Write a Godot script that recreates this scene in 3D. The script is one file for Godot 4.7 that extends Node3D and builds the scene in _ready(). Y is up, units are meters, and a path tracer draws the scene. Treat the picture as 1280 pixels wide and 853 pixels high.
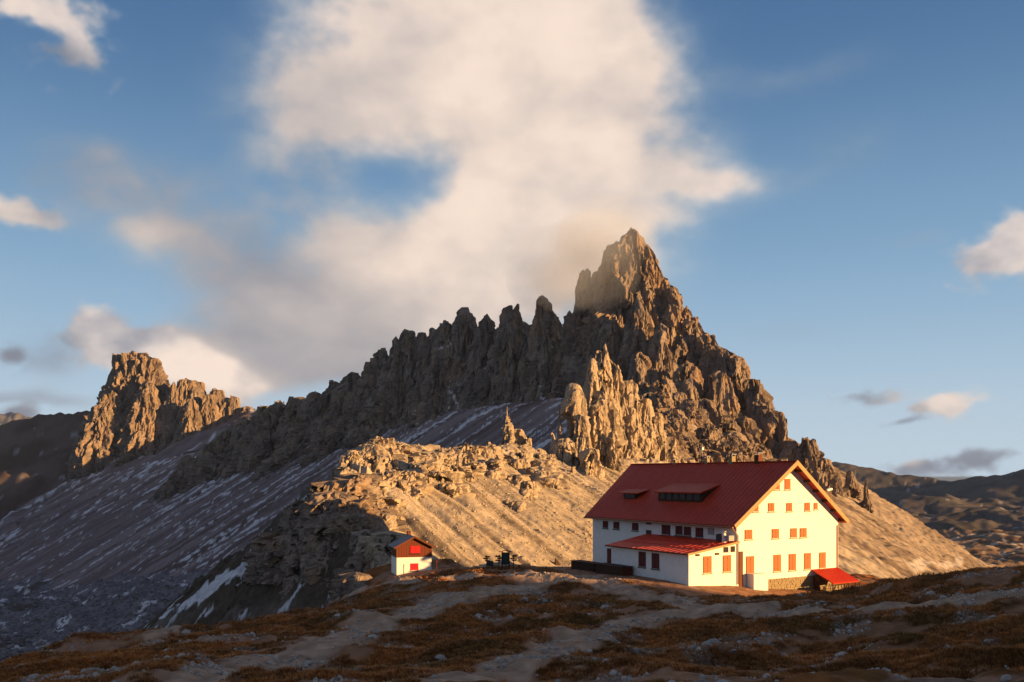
extends Node3D
# A mountain hut on a saddle below a rocky peak, low evening sun from the right.
# x right, y up, -z away from the camera; "d" below is the distance along -z.

const EYE := 10.55          # eye height above the ground in front of the hut
const FOC := 1100.0         # focal length in photo pixels
const SUN_AZ := 65.0        # degrees to the right of straight behind the camera
const SUN_EL := 7.5

var na := FastNoiseLite.new()    # soft fractal
var nb := FastNoiseLite.new()    # soft, two octaves
var nr := FastNoiseLite.new()    # ridged
var ns := FastNoiseLite.new()    # single octave
var nc := FastNoiseLite.new()    # cellular
var tps_p := PackedFloat64Array()
var tps_grid := PackedFloat32Array()
var tps_w := PackedFloat64Array()
var chain_far := []
var crest := PackedFloat32Array()
var snow_line := PackedFloat32Array()
var trail := PackedFloat32Array()
var shade_spur := PackedFloat32Array()
var paths := []
var rng := RandomNumberGenerator.new()
var M := {}

func share(job: Callable, n: int) -> void:
	# the same job for 0 .. n - 1, spread over four threads
	var threads := []
	for k in 4:
		var t := Thread.new()
		t.start(func() -> void:
			for i in range(k, n, 4):
				job.call(i))
		threads.append(t)
	for t in threads:
		t.wait_to_finish()

func at(u: float, v: float, d: float) -> Vector3:
	return Vector3((u - 640.0) / FOC * d, EYE + (596.0 - v) / FOC * d, -d)

func _ready() -> void:
	rng.seed = 7
	setup_camera()
	setup_light()
	setup_noise()
	materials()
	setup_terrain()
	build_terrain()
	build_rocks()
	outcrops()
	build_mist()
	build_hut()
	build_outhouse()
	build_boards()
	build_small_things()
	build_stones_and_grass()

# ------------------------------------------------------------------ camera, sky, sun
func setup_camera() -> void:
	var cam := Camera3D.new()
	cam.name = "camera"
	cam.projection = Camera3D.PROJECTION_FRUSTUM
	cam.near = 0.5
	cam.far = 40000.0
	cam.size = 2.0 * 0.5 * 426.5 / FOC
	cam.frustum_offset = Vector2(0.0, 0.5 * (596.0 - 426.5) / FOC)
	cam.position = Vector3(0, EYE, 0)
	add_child(cam)
	cam.current = true

func setup_light() -> void:
	var we := WorldEnvironment.new()
	we.name = "world_environment"
	var e := Environment.new()
	e.background_mode = Environment.BG_SKY
	e.tonemap_mode = Environment.TONE_MAPPER_LINEAR
	e.tonemap_exposure = 2.8
	e.sdfgi_enabled = true
	e.ssao_enabled = true
	e.ssil_enabled = true
	var sky := Sky.new()
	var pm := PanoramaSkyMaterial.new()
	pm.panorama = ImageTexture.create_from_image(sky_image())
	sky.sky_material = pm
	e.sky = sky
	e.background_energy_multiplier = 0.36
	e.fog_enabled = true
	e.fog_density = 0.000012
	e.fog_light_color = Color(0.62, 0.76, 1.0)
	e.volumetric_fog_enabled = true
	e.volumetric_fog_density = 0.0
	we.environment = e
	add_child(we)
	var sun := DirectionalLight3D.new()
	sun.name = "sun"
	sun.light_energy = 1.6
	sun.light_color = Color(1.0, 0.555, 0.20).linear_to_srgb()
	sun.light_angular_distance = 0.55
	sun.shadow_enabled = true
	var az := deg_to_rad(SUN_AZ)
	var el := deg_to_rad(SUN_EL)
	var to_sun := Vector3(sin(az) * cos(el), sin(el), cos(az) * cos(el))
	add_child(sun)
	sun.look_at_from_position(to_sun * 100.0, Vector3.ZERO, Vector3.UP)

# clouds: [azimuth px, height px, half width px, half height px, weight, warm 0..1, brightness] in photo pixels, turned to angles
var blobs := PackedFloat32Array()
var sky_n := FastNoiseLite.new()
var sky_n2 := FastNoiseLite.new()

func add_blob(u: float, v: float, w: float, h: float, k: float, warm: float, lum: float) -> void:
	var az := atan((u - 640.0) / FOC)
	var el := atan((596.0 - v) / FOC * cos(az))
	blobs.append_array([az, el, w / FOC * cos(az) * cos(az), h / FOC, k, warm, lum, 1.0 if w < 62.0 and k > 0.6 else 0.0])

func sky_image() -> Image:
	sky_n.seed = 11
	sky_n.frequency = 1.0
	sky_n.fractal_octaves = 6
	sky_n.fractal_gain = 0.52
	sky_n2.seed = 31
	sky_n2.frequency = 1.0
	sky_n2.fractal_octaves = 4
	for b in [
		[570, 30, 160, 85, 1.2, 0.92, 1.0], [700, 95, 115, 75, 1.2, 1.0, 1.0], [470, 115, 130, 55, 1.0, 0.8, 0.95], [380, 135, 75, 45, 0.6, 0.6, 0.9],
		[600, -70, 160, 80, 1.0, 0.9, 1.0], [790, 130, 60, 55, 0.6, 0.8, 0.95], [650, 190, 110, 60, 1.0, 0.95, 1.0], [780, 30, 40, 60, 0.4, 0.5, 0.9],
		[760, 235, 110, 36, 0.9, 0.9, 1.0], [880, 232, 75, 18, 0.8, 0.75, 1.0], [845, 185, 55, 26, 0.5, 0.7, 0.95], [820, 275, 50, 14, 0.4, 0.6, 0.95],
		[505, 228, 64, 34, -0.42, 0.5, 0.9], [400, 190, 90, 45, 0.45, 0.6, 0.85], [380, 265, 90, 45, 0.3, 0.5, 0.8], [440, 300, 80, 36, 0.5, 0.7, 0.85], [815, 180, 40, 14, -0.35, 0.5, 0.9],
		[660, 300, 120, 60, 1.3, 1.0, 1.0], [700, 330, 100, 50, 1.0, 1.0, 1.0], [560, 320, 90, 45, 1.0, 0.95, 0.97], [560, 390, 150, 55, 1.1, 0.8, 0.9],
		[450, 378, 90, 42, 0.7, 0.4, 0.75], [340, 365, 90, 36, 0.6, 0.3, 0.7], [400, 440, 120, 38, 0.9, 0.3, 0.68], [320, 430, 80, 36, 0.6, 0.3, 0.68], [480, 425, 110, 46, 0.9, 0.5, 0.75],
		[290, 330, 70, 30, 0.4, 0.3, 0.7], [185, 240, 100, 44, 0.5, 0.3, 0.72], [90, 205, 90, 30, 0.34, 0.25, 0.72], [180, 292, 66, 26, 0.5, 0.85, 0.88], [265, 300, 80, 34, 0.4, 0.3, 0.72],
		[118, 405, 30, 20, 1.7, 0.7, 1.12], [155, 425, 44, 26, 1.9, 0.7, 1.12], [205, 440, 46, 22, 1.9, 0.75, 1.1], [255, 448, 44, 20, 1.7, 0.75, 1.06], [285, 470, 44, 18, 1.3, 0.7, 0.98], [62, 440, 40, 24, 0.5, 0.0, 0.5],
		[85, 68, 44, 17, 1.0, 0.3, 0.88], [45, 8, 60, 16, 1.0, 0.35, 0.9], [20, 265, 48, 15, 0.9, 0.6, 0.88], [110, 178, 44, 10, 0.3, 0.3, 0.8],
		[40, 490, 110, 8, 0.5, 0.2, 0.6], [6, 440, 22, 11, 0.8, 0.0, 0.45], [28, 512, 40, 11, 0.8, 0.0, 0.4],
		[1238, 318, 40, 20, 1.1, 0.35, 0.95], [1268, 278, 36, 16, 1.1, 0.35, 0.95], [1340, 300, 80, 32, 0.9, 0.4, 0.9],
		[1198, 516, 30, 15, 1.4, 0.8, 1.1], [1180, 508, 14, 8, 0.8, 0.8, 1.1], [1103, 500, 36, 10, 0.9, 0.6, 0.95], [1130, 531, 24, 5, 0.9, 0.0, 0.5], [1150, 516, 20, 6, 0.7, 0.4, 0.75],
		[1200, 586, 50, 9, 0.9, 0.05, 0.6], [1140, 590, 40, 7, 0.8, 0.1, 0.65], [1262, 578, 30, 9, 0.8, 0.1, 0.6], [1140, 582, 16, 4, 0.7, 0.8, 0.9],
		[1050, 180, 60, 34, 0.30, 0.4, 0.85], [1060, 70, 44, 16, 0.25, 0.4, 0.85], [970, 95, 70, 16, 0.25, 0.4, 0.85], [985, 410, 50, 14, 0.25, 0.3, 0.75], [1130, 292, 40, 9, 0.3, 0.4, 0.85]]:
		add_blob(b[0], b[1], b[2], b[3], b[4], b[5], b[6])
	# the same kind of sky goes on all round
	var r := RandomNumberGenerator.new()
	r.seed = 5
	for i in 54:
		var az := r.randf_range(0.9, TAU - 0.9)
		if az > PI:
			az -= TAU
		var el := r.randf_range(0.02, 1.1)
		var big := r.randf() < 0.4
		var w := r.randf_range(0.10, 0.22) if big else r.randf_range(0.03, 0.07)
		for k in (4 if big else 2):
			blobs.append_array([az + r.randf_range(-1, 1) * w, maxf(0.02, el + r.randf_range(-0.5, 0.5) * w), w * r.randf_range(0.5, 1.0) / maxf(cos(el), 0.3), w * r.randf_range(0.25, 0.5), r.randf_range(0.6, 1.2), r.randf_range(0.2, 1.0), r.randf_range(0.6, 1.0), 0.0 if big else 1.0])
	var W := 4096
	var H := 2048
	var low := sky_block(512, 256, 0, 0, 512, 136)
	var im := Image.create_empty(512, 256, false, Image.FORMAT_RGB8)
	im.fill(Color(0.45, 0.42, 0.40))
	im.blit_rect(low, Rect2i(0, 0, 512, 136), Vector2i(0, 0))
	im.resize(W, H, Image.INTERPOLATE_CUBIC)
	# straight ahead lies at the picture's left and right edge
	var y0 := H / 2 - 370
	for x0 in [0, W - 400]:
		var fine := sky_block(W, H, x0, y0, 400, 380)
		im.blit_rect(fine, Rect2i(0, 0, 400, 380), Vector2i(x0, y0))
	return im

func sky_block(W: int, H: int, x0: int, y0: int, w: int, h: int) -> Image:
	var rows := []
	rows.resize(h)
	var job := func(r: int) -> void:
		var out := PackedByteArray()
		out.resize(w * 3)
		var el := (0.5 - (y0 + r + 0.5) / H) * PI
		var sel := sin(el)
		var cel := cos(el)
		var near := PackedFloat32Array()
		for k in range(0, blobs.size(), 8):
			if absf(el - blobs[k + 1]) < 2.2 * blobs[k + 3] + 0.03:
				near.append_array(blobs.slice(k, k + 8))
		for i in w:
			var az := wrapf((x0 + i + 0.5) / W * TAU, -PI, PI)
			var c := sky_color(az, el, sel, cel, near)
			out[i * 3] = int(clampf(c.r, 0, 1) * 255.0)
			out[i * 3 + 1] = int(clampf(c.g, 0, 1) * 255.0)
			out[i * 3 + 2] = int(clampf(c.b, 0, 1) * 255.0)
		rows[r] = out
	share(job, h)
	var all := PackedByteArray()
	for r in rows:
		all.append_array(r)
	return Image.create_from_data(w, h, false, Image.FORMAT_RGB8, all)

func sky_color(az: float, el: float, sel: float, cel: float, near: PackedFloat32Array) -> Color:
	var t := clampf(sel, 0.0, 1.0)
	# sRGB
	var c := Color(0.76, 0.835, 0.89).lerp(Color(0.53, 0.67, 0.79), smoothstep(0.0, 0.26, t)).lerp(Color(0.295, 0.44, 0.61), smoothstep(0.18, 0.50, t)).lerp(Color(0.15, 0.27, 0.45), smoothstep(0.45, 1.0, t))
	var p := Vector3(sin(az) * cel, sel * 1.5, cos(az) * cel)
	var q := p * 3.0
	var wx := sky_n2.get_noise_3d(q.x, q.y, q.z)
	var wy := sky_n2.get_noise_3d(q.x + 40.0, q.y, q.z)
	var a2 := az + wx * 0.024 / maxf(cel, 0.2)
	var e2 := el + wy * 0.02
	var f := 0.0
	var warm := 0.0
	var lum := 0.0
	var sum := 0.0001
	var crisp := 0.0
	var n := near.size() / 8
	for i in n:
		var k := i * 8
		var da := a2 - near[k]
		if da > PI:
			da -= TAU
		elif da < -PI:
			da += TAU
		da /= near[k + 2]
		if absf(da) > 2.2:
			continue
		var de := (e2 - near[k + 1]) / near[k + 3]
		if absf(de) > 2.2:
			continue
		var wgt := near[k + 4] * exp(-(da * da + de * de) * 0.9)
		f += wgt
		if wgt < 0.0:
			continue
		sum += wgt
		crisp += wgt * near[k + 7]
		warm += wgt * near[k + 5]
		lum += wgt * near[k + 6]
	if f < 0.03:
		return c
	warm /= sum
	lum /= sum
	crisp = smoothstep(0.3, 0.62, crisp / sum)
	var q2 := p * 7.0
	var nn := sky_n.get_noise_3d(q2.x, q2.y, q2.z)
	var dens := f * (1.0 + 0.35 * nn) + (0.22 * nn + 0.26 * sky_n.get_noise_3d(q2.x * 2.6 + 9.0, q2.y * 2.6, q2.z * 2.6)) * minf(1.0, f * 2.0)
	var a := lerpf(smoothstep(0.0, 1.15, dens), smoothstep(0.15, 0.95, dens + 0.75 * sky_n.get_noise_3d(q2.x * 3.0, q2.y * 3.0, q2.z * 3.0)), crisp) * 0.96
	var body := Color(0.62, 0.63, 0.68).lerp(Color(0.975, 0.885, 0.815), clampf(warm + lerpf(0.3, 0.9, crisp) * nn, 0.0, 1.0))
	var l := clampf(0.55 + 0.45 * lum + lerpf(0.06, 0.2, crisp) * nn, 0.6, 1.03)
	body = Color(body.r * l, body.g * l, body.b * l)
	body = body.lerp(Color(0.58, 0.61, 0.67), 0.45 * smoothstep(0.85, 0.55, lum))
	return c.lerp(body, a)

# ------------------------------------------------------------------ noise, materials
func setup_noise() -> void:
	na.seed = 3
	na.frequency = 1.0
	na.fractal_octaves = 4
	nb.seed = 44
	nb.frequency = 1.0
	nb.fractal_octaves = 2
	nr.seed = 9
	nr.frequency = 1.0
	nr.fractal_type = FastNoiseLite.FRACTAL_RIDGED
	nr.fractal_octaves = 4
	ns.seed = 21
	ns.frequency = 1.0
	ns.fractal_type = FastNoiseLite.FRACTAL_NONE
	nc.seed = 17
	nc.frequency = 1.0
	nc.noise_type = FastNoiseLite.TYPE_CELLULAR
	nc.fractal_type = FastNoiseLite.FRACTAL_NONE
	nc.cellular_return_type = FastNoiseLite.RETURN_CELL_VALUE

func noise_tex(seed_: int, freq: float, lo: float, hi: float, size := 512, octaves := 5, normal := false) -> NoiseTexture2D:
	var t := NoiseTexture2D.new()
	t.width = size
	t.height = size
	t.seamless = true
	var n := FastNoiseLite.new()
	n.seed = seed_
	n.frequency = freq
	n.fractal_octaves = octaves
	n.fractal_gain = 0.6
	t.noise = n
	if normal:
		t.as_normal_map = true
		t.bump_strength = hi
	else:
		var g := Gradient.new()
		g.set_color(0, Color(lo, lo, lo))
		g.set_color(1, Color(hi, hi, hi))
		t.color_ramp = g
	return t

func lin(r: float, g: float, b: float) -> Color:
	return Color(r, g, b).linear_to_srgb()

func mat(called: String, c: Color, rough: float, scale := 0.0, tex: Texture2D = null, bump := 0.0) -> StandardMaterial3D:
	var m := StandardMaterial3D.new()
	m.resource_name = called
	m.albedo_color = c
	m.roughness = rough
	m.metallic_specular = 0.35
	if tex:
		m.albedo_texture = tex
		m.uv1_triplanar = true
		m.uv1_scale = Vector3.ONE * scale
		if bump > 0.0:
			m.heightmap_enabled = true
			m.heightmap_texture = tex
			m.heightmap_scale = bump
	M[called] = m
	return m

func materials() -> void:
	var grain := noise_tex(1, 0.012, 0.62, 1.0)
	var soft := noise_tex(2, 0.006, 0.86, 1.0)
	var faint := noise_tex(6, 0.008, 0.94, 1.0)
	var coarse := noise_tex(4, 0.02, 0.5, 1.0)
	var rocky := noise_tex(5, 0.02, 0.66, 1.0)
	for k in [["terrain", 0.11, 14.0], ["rock", 0.04, 30.0], ["near_rock", 0.16, 8.0]]:
		var m := mat(k[0], Color.WHITE, 0.95, k[1], rocky if k[0] != "terrain" else grain, k[2])
		m.vertex_color_use_as_albedo = true
		m.uv1_world_triplanar = true
		m.metallic_specular = 0.12
	mat("plaster", lin(0.70, 0.69, 0.67), 0.9, 0.25, faint, 0.2)
	mat("red_roof", lin(0.46, 0.05, 0.02), 0.55, 0.3, soft)
	mat("red_sheet", lin(0.66, 0.055, 0.018), 0.5, 0.4, soft)
	mat("verge_wood", lin(0.50, 0.33, 0.15), 0.7, 1.5, grain)
	mat("dark_wood", lin(0.075, 0.035, 0.02), 0.8, 1.5, grain)
	mat("brown_wood", lin(0.17, 0.055, 0.025), 0.8, 1.5, grain)
	mat("red_wood", lin(0.20, 0.045, 0.022), 0.8, 1.5, grain)
	mat("shutter", lin(0.50, 0.17, 0.05), 0.65, 1.2, grain)
	mat("shutter_shaded", lin(0.16, 0.03, 0.025), 0.65, 1.2, grain)  # darker copy for walls out of the sun, shade put into its colour
	mat("shutter_red", lin(0.62, 0.012, 0.02), 0.6, 1.2, soft)
	mat("stone", lin(0.42, 0.33, 0.20), 0.95, 0.8, coarse, 2.0)
	mat("zinc", lin(0.30, 0.29, 0.30), 0.5, 1.0, soft)
	mat("slate", lin(0.26, 0.26, 0.29), 0.7, 1.0, grain)
	mat("white_metal", lin(0.75, 0.74, 0.70), 0.5, 1.0, soft)
	mat("black_metal", lin(0.03, 0.03, 0.03), 0.6)
	mat("copper", lin(0.30, 0.14, 0.07), 0.6, 1.0, soft)
	mat("glass_dark", lin(0.03, 0.035, 0.045), 0.12)
	mat("board_panel", lin(0.03, 0.06, 0.06), 0.4, 2.0, grain)
	mat("pale_box", lin(0.55, 0.52, 0.28), 0.8, 1.0, soft)
	mat("brick", lin(0.42, 0.30, 0.19), 0.9, 1.5, grain)

# ------------------------------------------------------------------ terrain heights
func smax(a: float, b: float, k: float) -> float:
	var h := clampf(0.5 + 0.5 * (a - b) / k, 0.0, 1.0)
	return lerpf(b, a, h) + k * h * (1.0 - h)

func smin(a: float, b: float, k: float) -> float:
	return -smax(-a, -b, k)

func tps_u(r2: float) -> float:
	return 0.0 if r2 < 1e-9 else 0.5 * r2 * log(r2)

func setup_terrain() -> void:
	var pts := [
		[0, -60, 9.0], [0, -25, 9.3], [0, 0, 8.9], [-30, 0, 5.5], [30, 0, 12.5], [40, 30, 8.0], [46, 52, 5.4], [47, 72, -0.6], [40, 66, 1.4],
		[0, 28, 4.05], [15, 26, 4.6], [-17, 30, 3.3], [-30, 30, 1.8], [0, 50, 2.2], [0, 72, 1.05], [0, 97, 0.2],
		[9.9, 42, 2.76], [-10, 46, 1.9], [-15.2, 38, 2.4], [16.7, 40, 3.1], [22, 38, 4.2], [32, 55, 4.75], [30.4, 62, 2.7], [30, 75, 0.5], [30, 82.5, -2.1], [23.5, 80.5, -1.3], [17, 77.5, -0.5], [24, 68, 1.2],
		[22, 85, 0.1], [16.6, 82.3, 0.50], [6, 93, 0.25], [37, 90, -1.9], [32, 87, -1.25], [46, 98, -2.4], [10, 108, 0.2], [25, 112, -0.3],
		[-10, 97.5, -0.35], [-13, 99, -0.4], [-17.5, 80, -1.9], [-19, 92, -2.9], [-14.8, 90, -0.9], [-20, 65, -0.4], [-22, 50, 1.2], [-25, 42, 1.6], [0, 125, 0.3], [-14, 118, 0.2], [20, 130, -0.6], [45, 120, -3.5], [9.5, 58, 1.64], [-7.9, 62, 1.25]]
	var n := pts.size()
	var m := n + 3
	var a := []
	for i in m:
		var row := PackedFloat64Array()
		row.resize(m + 1)
		a.append(row)
	for i in n:
		for j in n:
			var dx: float = pts[i][0] - pts[j][0]
			var dd: float = pts[i][1] - pts[j][1]
			a[i][j] = tps_u(dx * dx + dd * dd) + (40.0 if i == j else 0.0)
		a[i][n] = 1.0
		a[i][n + 1] = pts[i][0]
		a[i][n + 2] = pts[i][1]
		a[n][i] = 1.0
		a[n + 1][i] = pts[i][0]
		a[n + 2][i] = pts[i][1]
		a[i][m] = pts[i][2]
	for c in m:
		var best := c
		for r in range(c + 1, m):
			if absf(a[r][c]) > absf(a[best][c]):
				best = r
		var tmp = a[c]
		a[c] = a[best]
		a[best] = tmp
		for r in m:
			if r != c and a[r][c] != 0.0:
				var f: float = a[r][c] / a[c][c]
				for k in range(c, m + 1):
					a[r][k] -= f * a[c][k]
	for i in m:
		tps_w.append(a[i][m] / a[i][i])
	for p in pts:
		tps_p.append_array([p[0], p[1]])
	tps_grid.resize(84 * 192)
	for i in 192:
		for j in 84:
			tps_grid[i * 84 + j] = tps(j - 35.0, i - 61.0)
	# the crest of the sunlit ridge behind the saddle
	for p in [[485, 735, 115], [474, 712, 119], [450, 690, 123], [428, 650, 131], [420, 606, 142], [446, 567, 157], [462, 562, 162], [480, 552, 168], [535, 564, 178], [580, 566, 182], [620, 560, 192], [650, 550, 198], [690, 590, 202], [740, 578, 212], [790, 575, 225], [850, 590, 244], [890, 640, 250], [960, 760, 258], [1100, 1000, 275], [1500, 1800, 290]]:
		var q := at(p[0], p[1], p[2])
		crest.append_array([q.x, -q.z, q.y])
	for p in [[792, 580, 228], [800, 566, 270], [808, 532, 400], [812, 504, 600], [812, 490, 850], [806, 503, 1000]]:  # ridge link added and raised to keep sun off the left valley
		var q := at(p[0], p[1], p[2])
		shade_spur.append_array([q.x, -q.z, q.y])
	# far crests: [slope, points (x, d, h)]
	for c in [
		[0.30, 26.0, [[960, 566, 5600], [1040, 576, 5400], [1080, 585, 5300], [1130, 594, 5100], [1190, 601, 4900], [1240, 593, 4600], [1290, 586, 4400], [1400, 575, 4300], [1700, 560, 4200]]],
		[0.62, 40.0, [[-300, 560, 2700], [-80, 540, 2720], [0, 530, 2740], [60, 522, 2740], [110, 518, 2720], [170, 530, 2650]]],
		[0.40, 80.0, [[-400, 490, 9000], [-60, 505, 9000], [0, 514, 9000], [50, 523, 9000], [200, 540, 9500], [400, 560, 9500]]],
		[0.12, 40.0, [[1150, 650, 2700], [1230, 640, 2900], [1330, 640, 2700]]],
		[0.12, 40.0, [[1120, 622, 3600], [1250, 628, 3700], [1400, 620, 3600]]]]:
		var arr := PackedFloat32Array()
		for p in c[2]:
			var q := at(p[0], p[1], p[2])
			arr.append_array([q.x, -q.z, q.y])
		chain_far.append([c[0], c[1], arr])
	# the rocky hill to the right, outside the picture, whose shade lies over the foreground
	chain_far.append([1.15, 4.0, PackedFloat32Array([90, 24, 18, 130, 12, 33, 180, -10, 40, 120, -40, 40, 60, -70, 34])])

func chain_h(x: float, d: float, slope: float, arr: PackedFloat32Array) -> float:
	var best := -1e9
	var n := arr.size() / 3
	for i in n - 1:
		var k := i * 3
		var ax := arr[k]
		var ad := arr[k + 1]
		var bx := arr[k + 3] - ax
		var bd := arr[k + 4] - ad
		var t := clampf(((x - ax) * bx + (d - ad) * bd) / (bx * bx + bd * bd), 0.0, 1.0)
		var ex := x - ax - bx * t
		var ed := d - ad - bd * t
		var h := lerpf(arr[k + 2], arr[k + 5], t) - slope * sqrt(ex * ex + ed * ed)
		if h > best:
			best = h
	return best

func crest_side(x: float, d: float) -> Vector2:
	# (crest height, distance to the left or behind the crest: positive there, negative on the sunlit side)
	var bd2 := 1e18
	var out := Vector2.ZERO
	var n := crest.size() / 3
	for i in n - 1:
		var k := i * 3
		var bx := crest[k + 3] - crest[k]
		var bd := crest[k + 4] - crest[k + 1]
		var t := clampf(((x - crest[k]) * bx + (d - crest[k + 1]) * bd) / (bx * bx + bd * bd), 0.0, 1.0)
		var ex := x - crest[k] - bx * t
		var ed := d - crest[k + 1] - bd * t
		var q := ex * ex + ed * ed
		if q < bd2:
			bd2 = q
			out = Vector2(lerpf(crest[k + 2], crest[k + 5], t), sqrt(q) * (1.0 if bx * ed - bd * ex > 0.0 else -1.0))
	return out

func tps(xx: float, dd: float) -> float:
	var n := tps_p.size() / 2
	var h := tps_w[n] + tps_w[n + 1] * xx + tps_w[n + 2] * dd
	for i in n:
		var ex := xx - tps_p[i * 2]
		var ed := dd - tps_p[i * 2 + 1]
		var r2 := ex * ex + ed * ed
		if r2 > 1e-9:
			h += tps_w[i] * 0.5 * r2 * log(r2)
	return h

func plateau(x: float, d: float) -> float:
	var gx := clampf(x, -34.0, 47.0) + 35.0
	var gd := clampf(d, -60.0, 129.0) + 61.0
	var j := int(gx)
	var i := int(gd)
	var fx := gx - j
	var k := i * 84 + j
	var h := lerpf(lerpf(tps_grid[k], tps_grid[k + 1], fx), lerpf(tps_grid[k + 84], tps_grid[k + 85], fx), gd - i)
	# the edges, past which the ground drops away
	var left := -26.0
	if d > 42.0:
		left = lerpf(-24.5, -15.8, clampf((d - 42.0) / 36.0, 0.0, 1.0))
	if d < 42.0:
		left = lerpf(-34.0, -24.5, clampf(d / 42.0, 0.0, 1.0))
	left += ns.get_noise_2d(d * 0.07, 3.0) * 2.0
	var drop := maxf(0.0, left - x)
	h -= 0.6 * drop * smoothstep(0.0, 5.0, drop) + 0.06 * drop
	if d > 60.0:
		var right := lerpf(60.0, 52.0, clampf((d - 60.0) / 40.0, 0.0, 1.0))
		h -= 0.6 * maxf(0.0, x - right)
	# behind the notice boards the saddle dips before the sunlit slope begins
	var far := lerpf(106.0, 100.0, smoothstep(-9.0, -4.0, x))
	far = lerpf(far, 130.0, smoothstep(8.0, 16.0, x))
	var past := maxf(0.0, d - far)
	h -= 0.40 * past * smoothstep(0.0, 3.0, past)
	h -= 0.6 * maxf(0.0, d - 128.0) + 0.6 * maxf(0.0, -60.0 - d)
	return h

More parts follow.
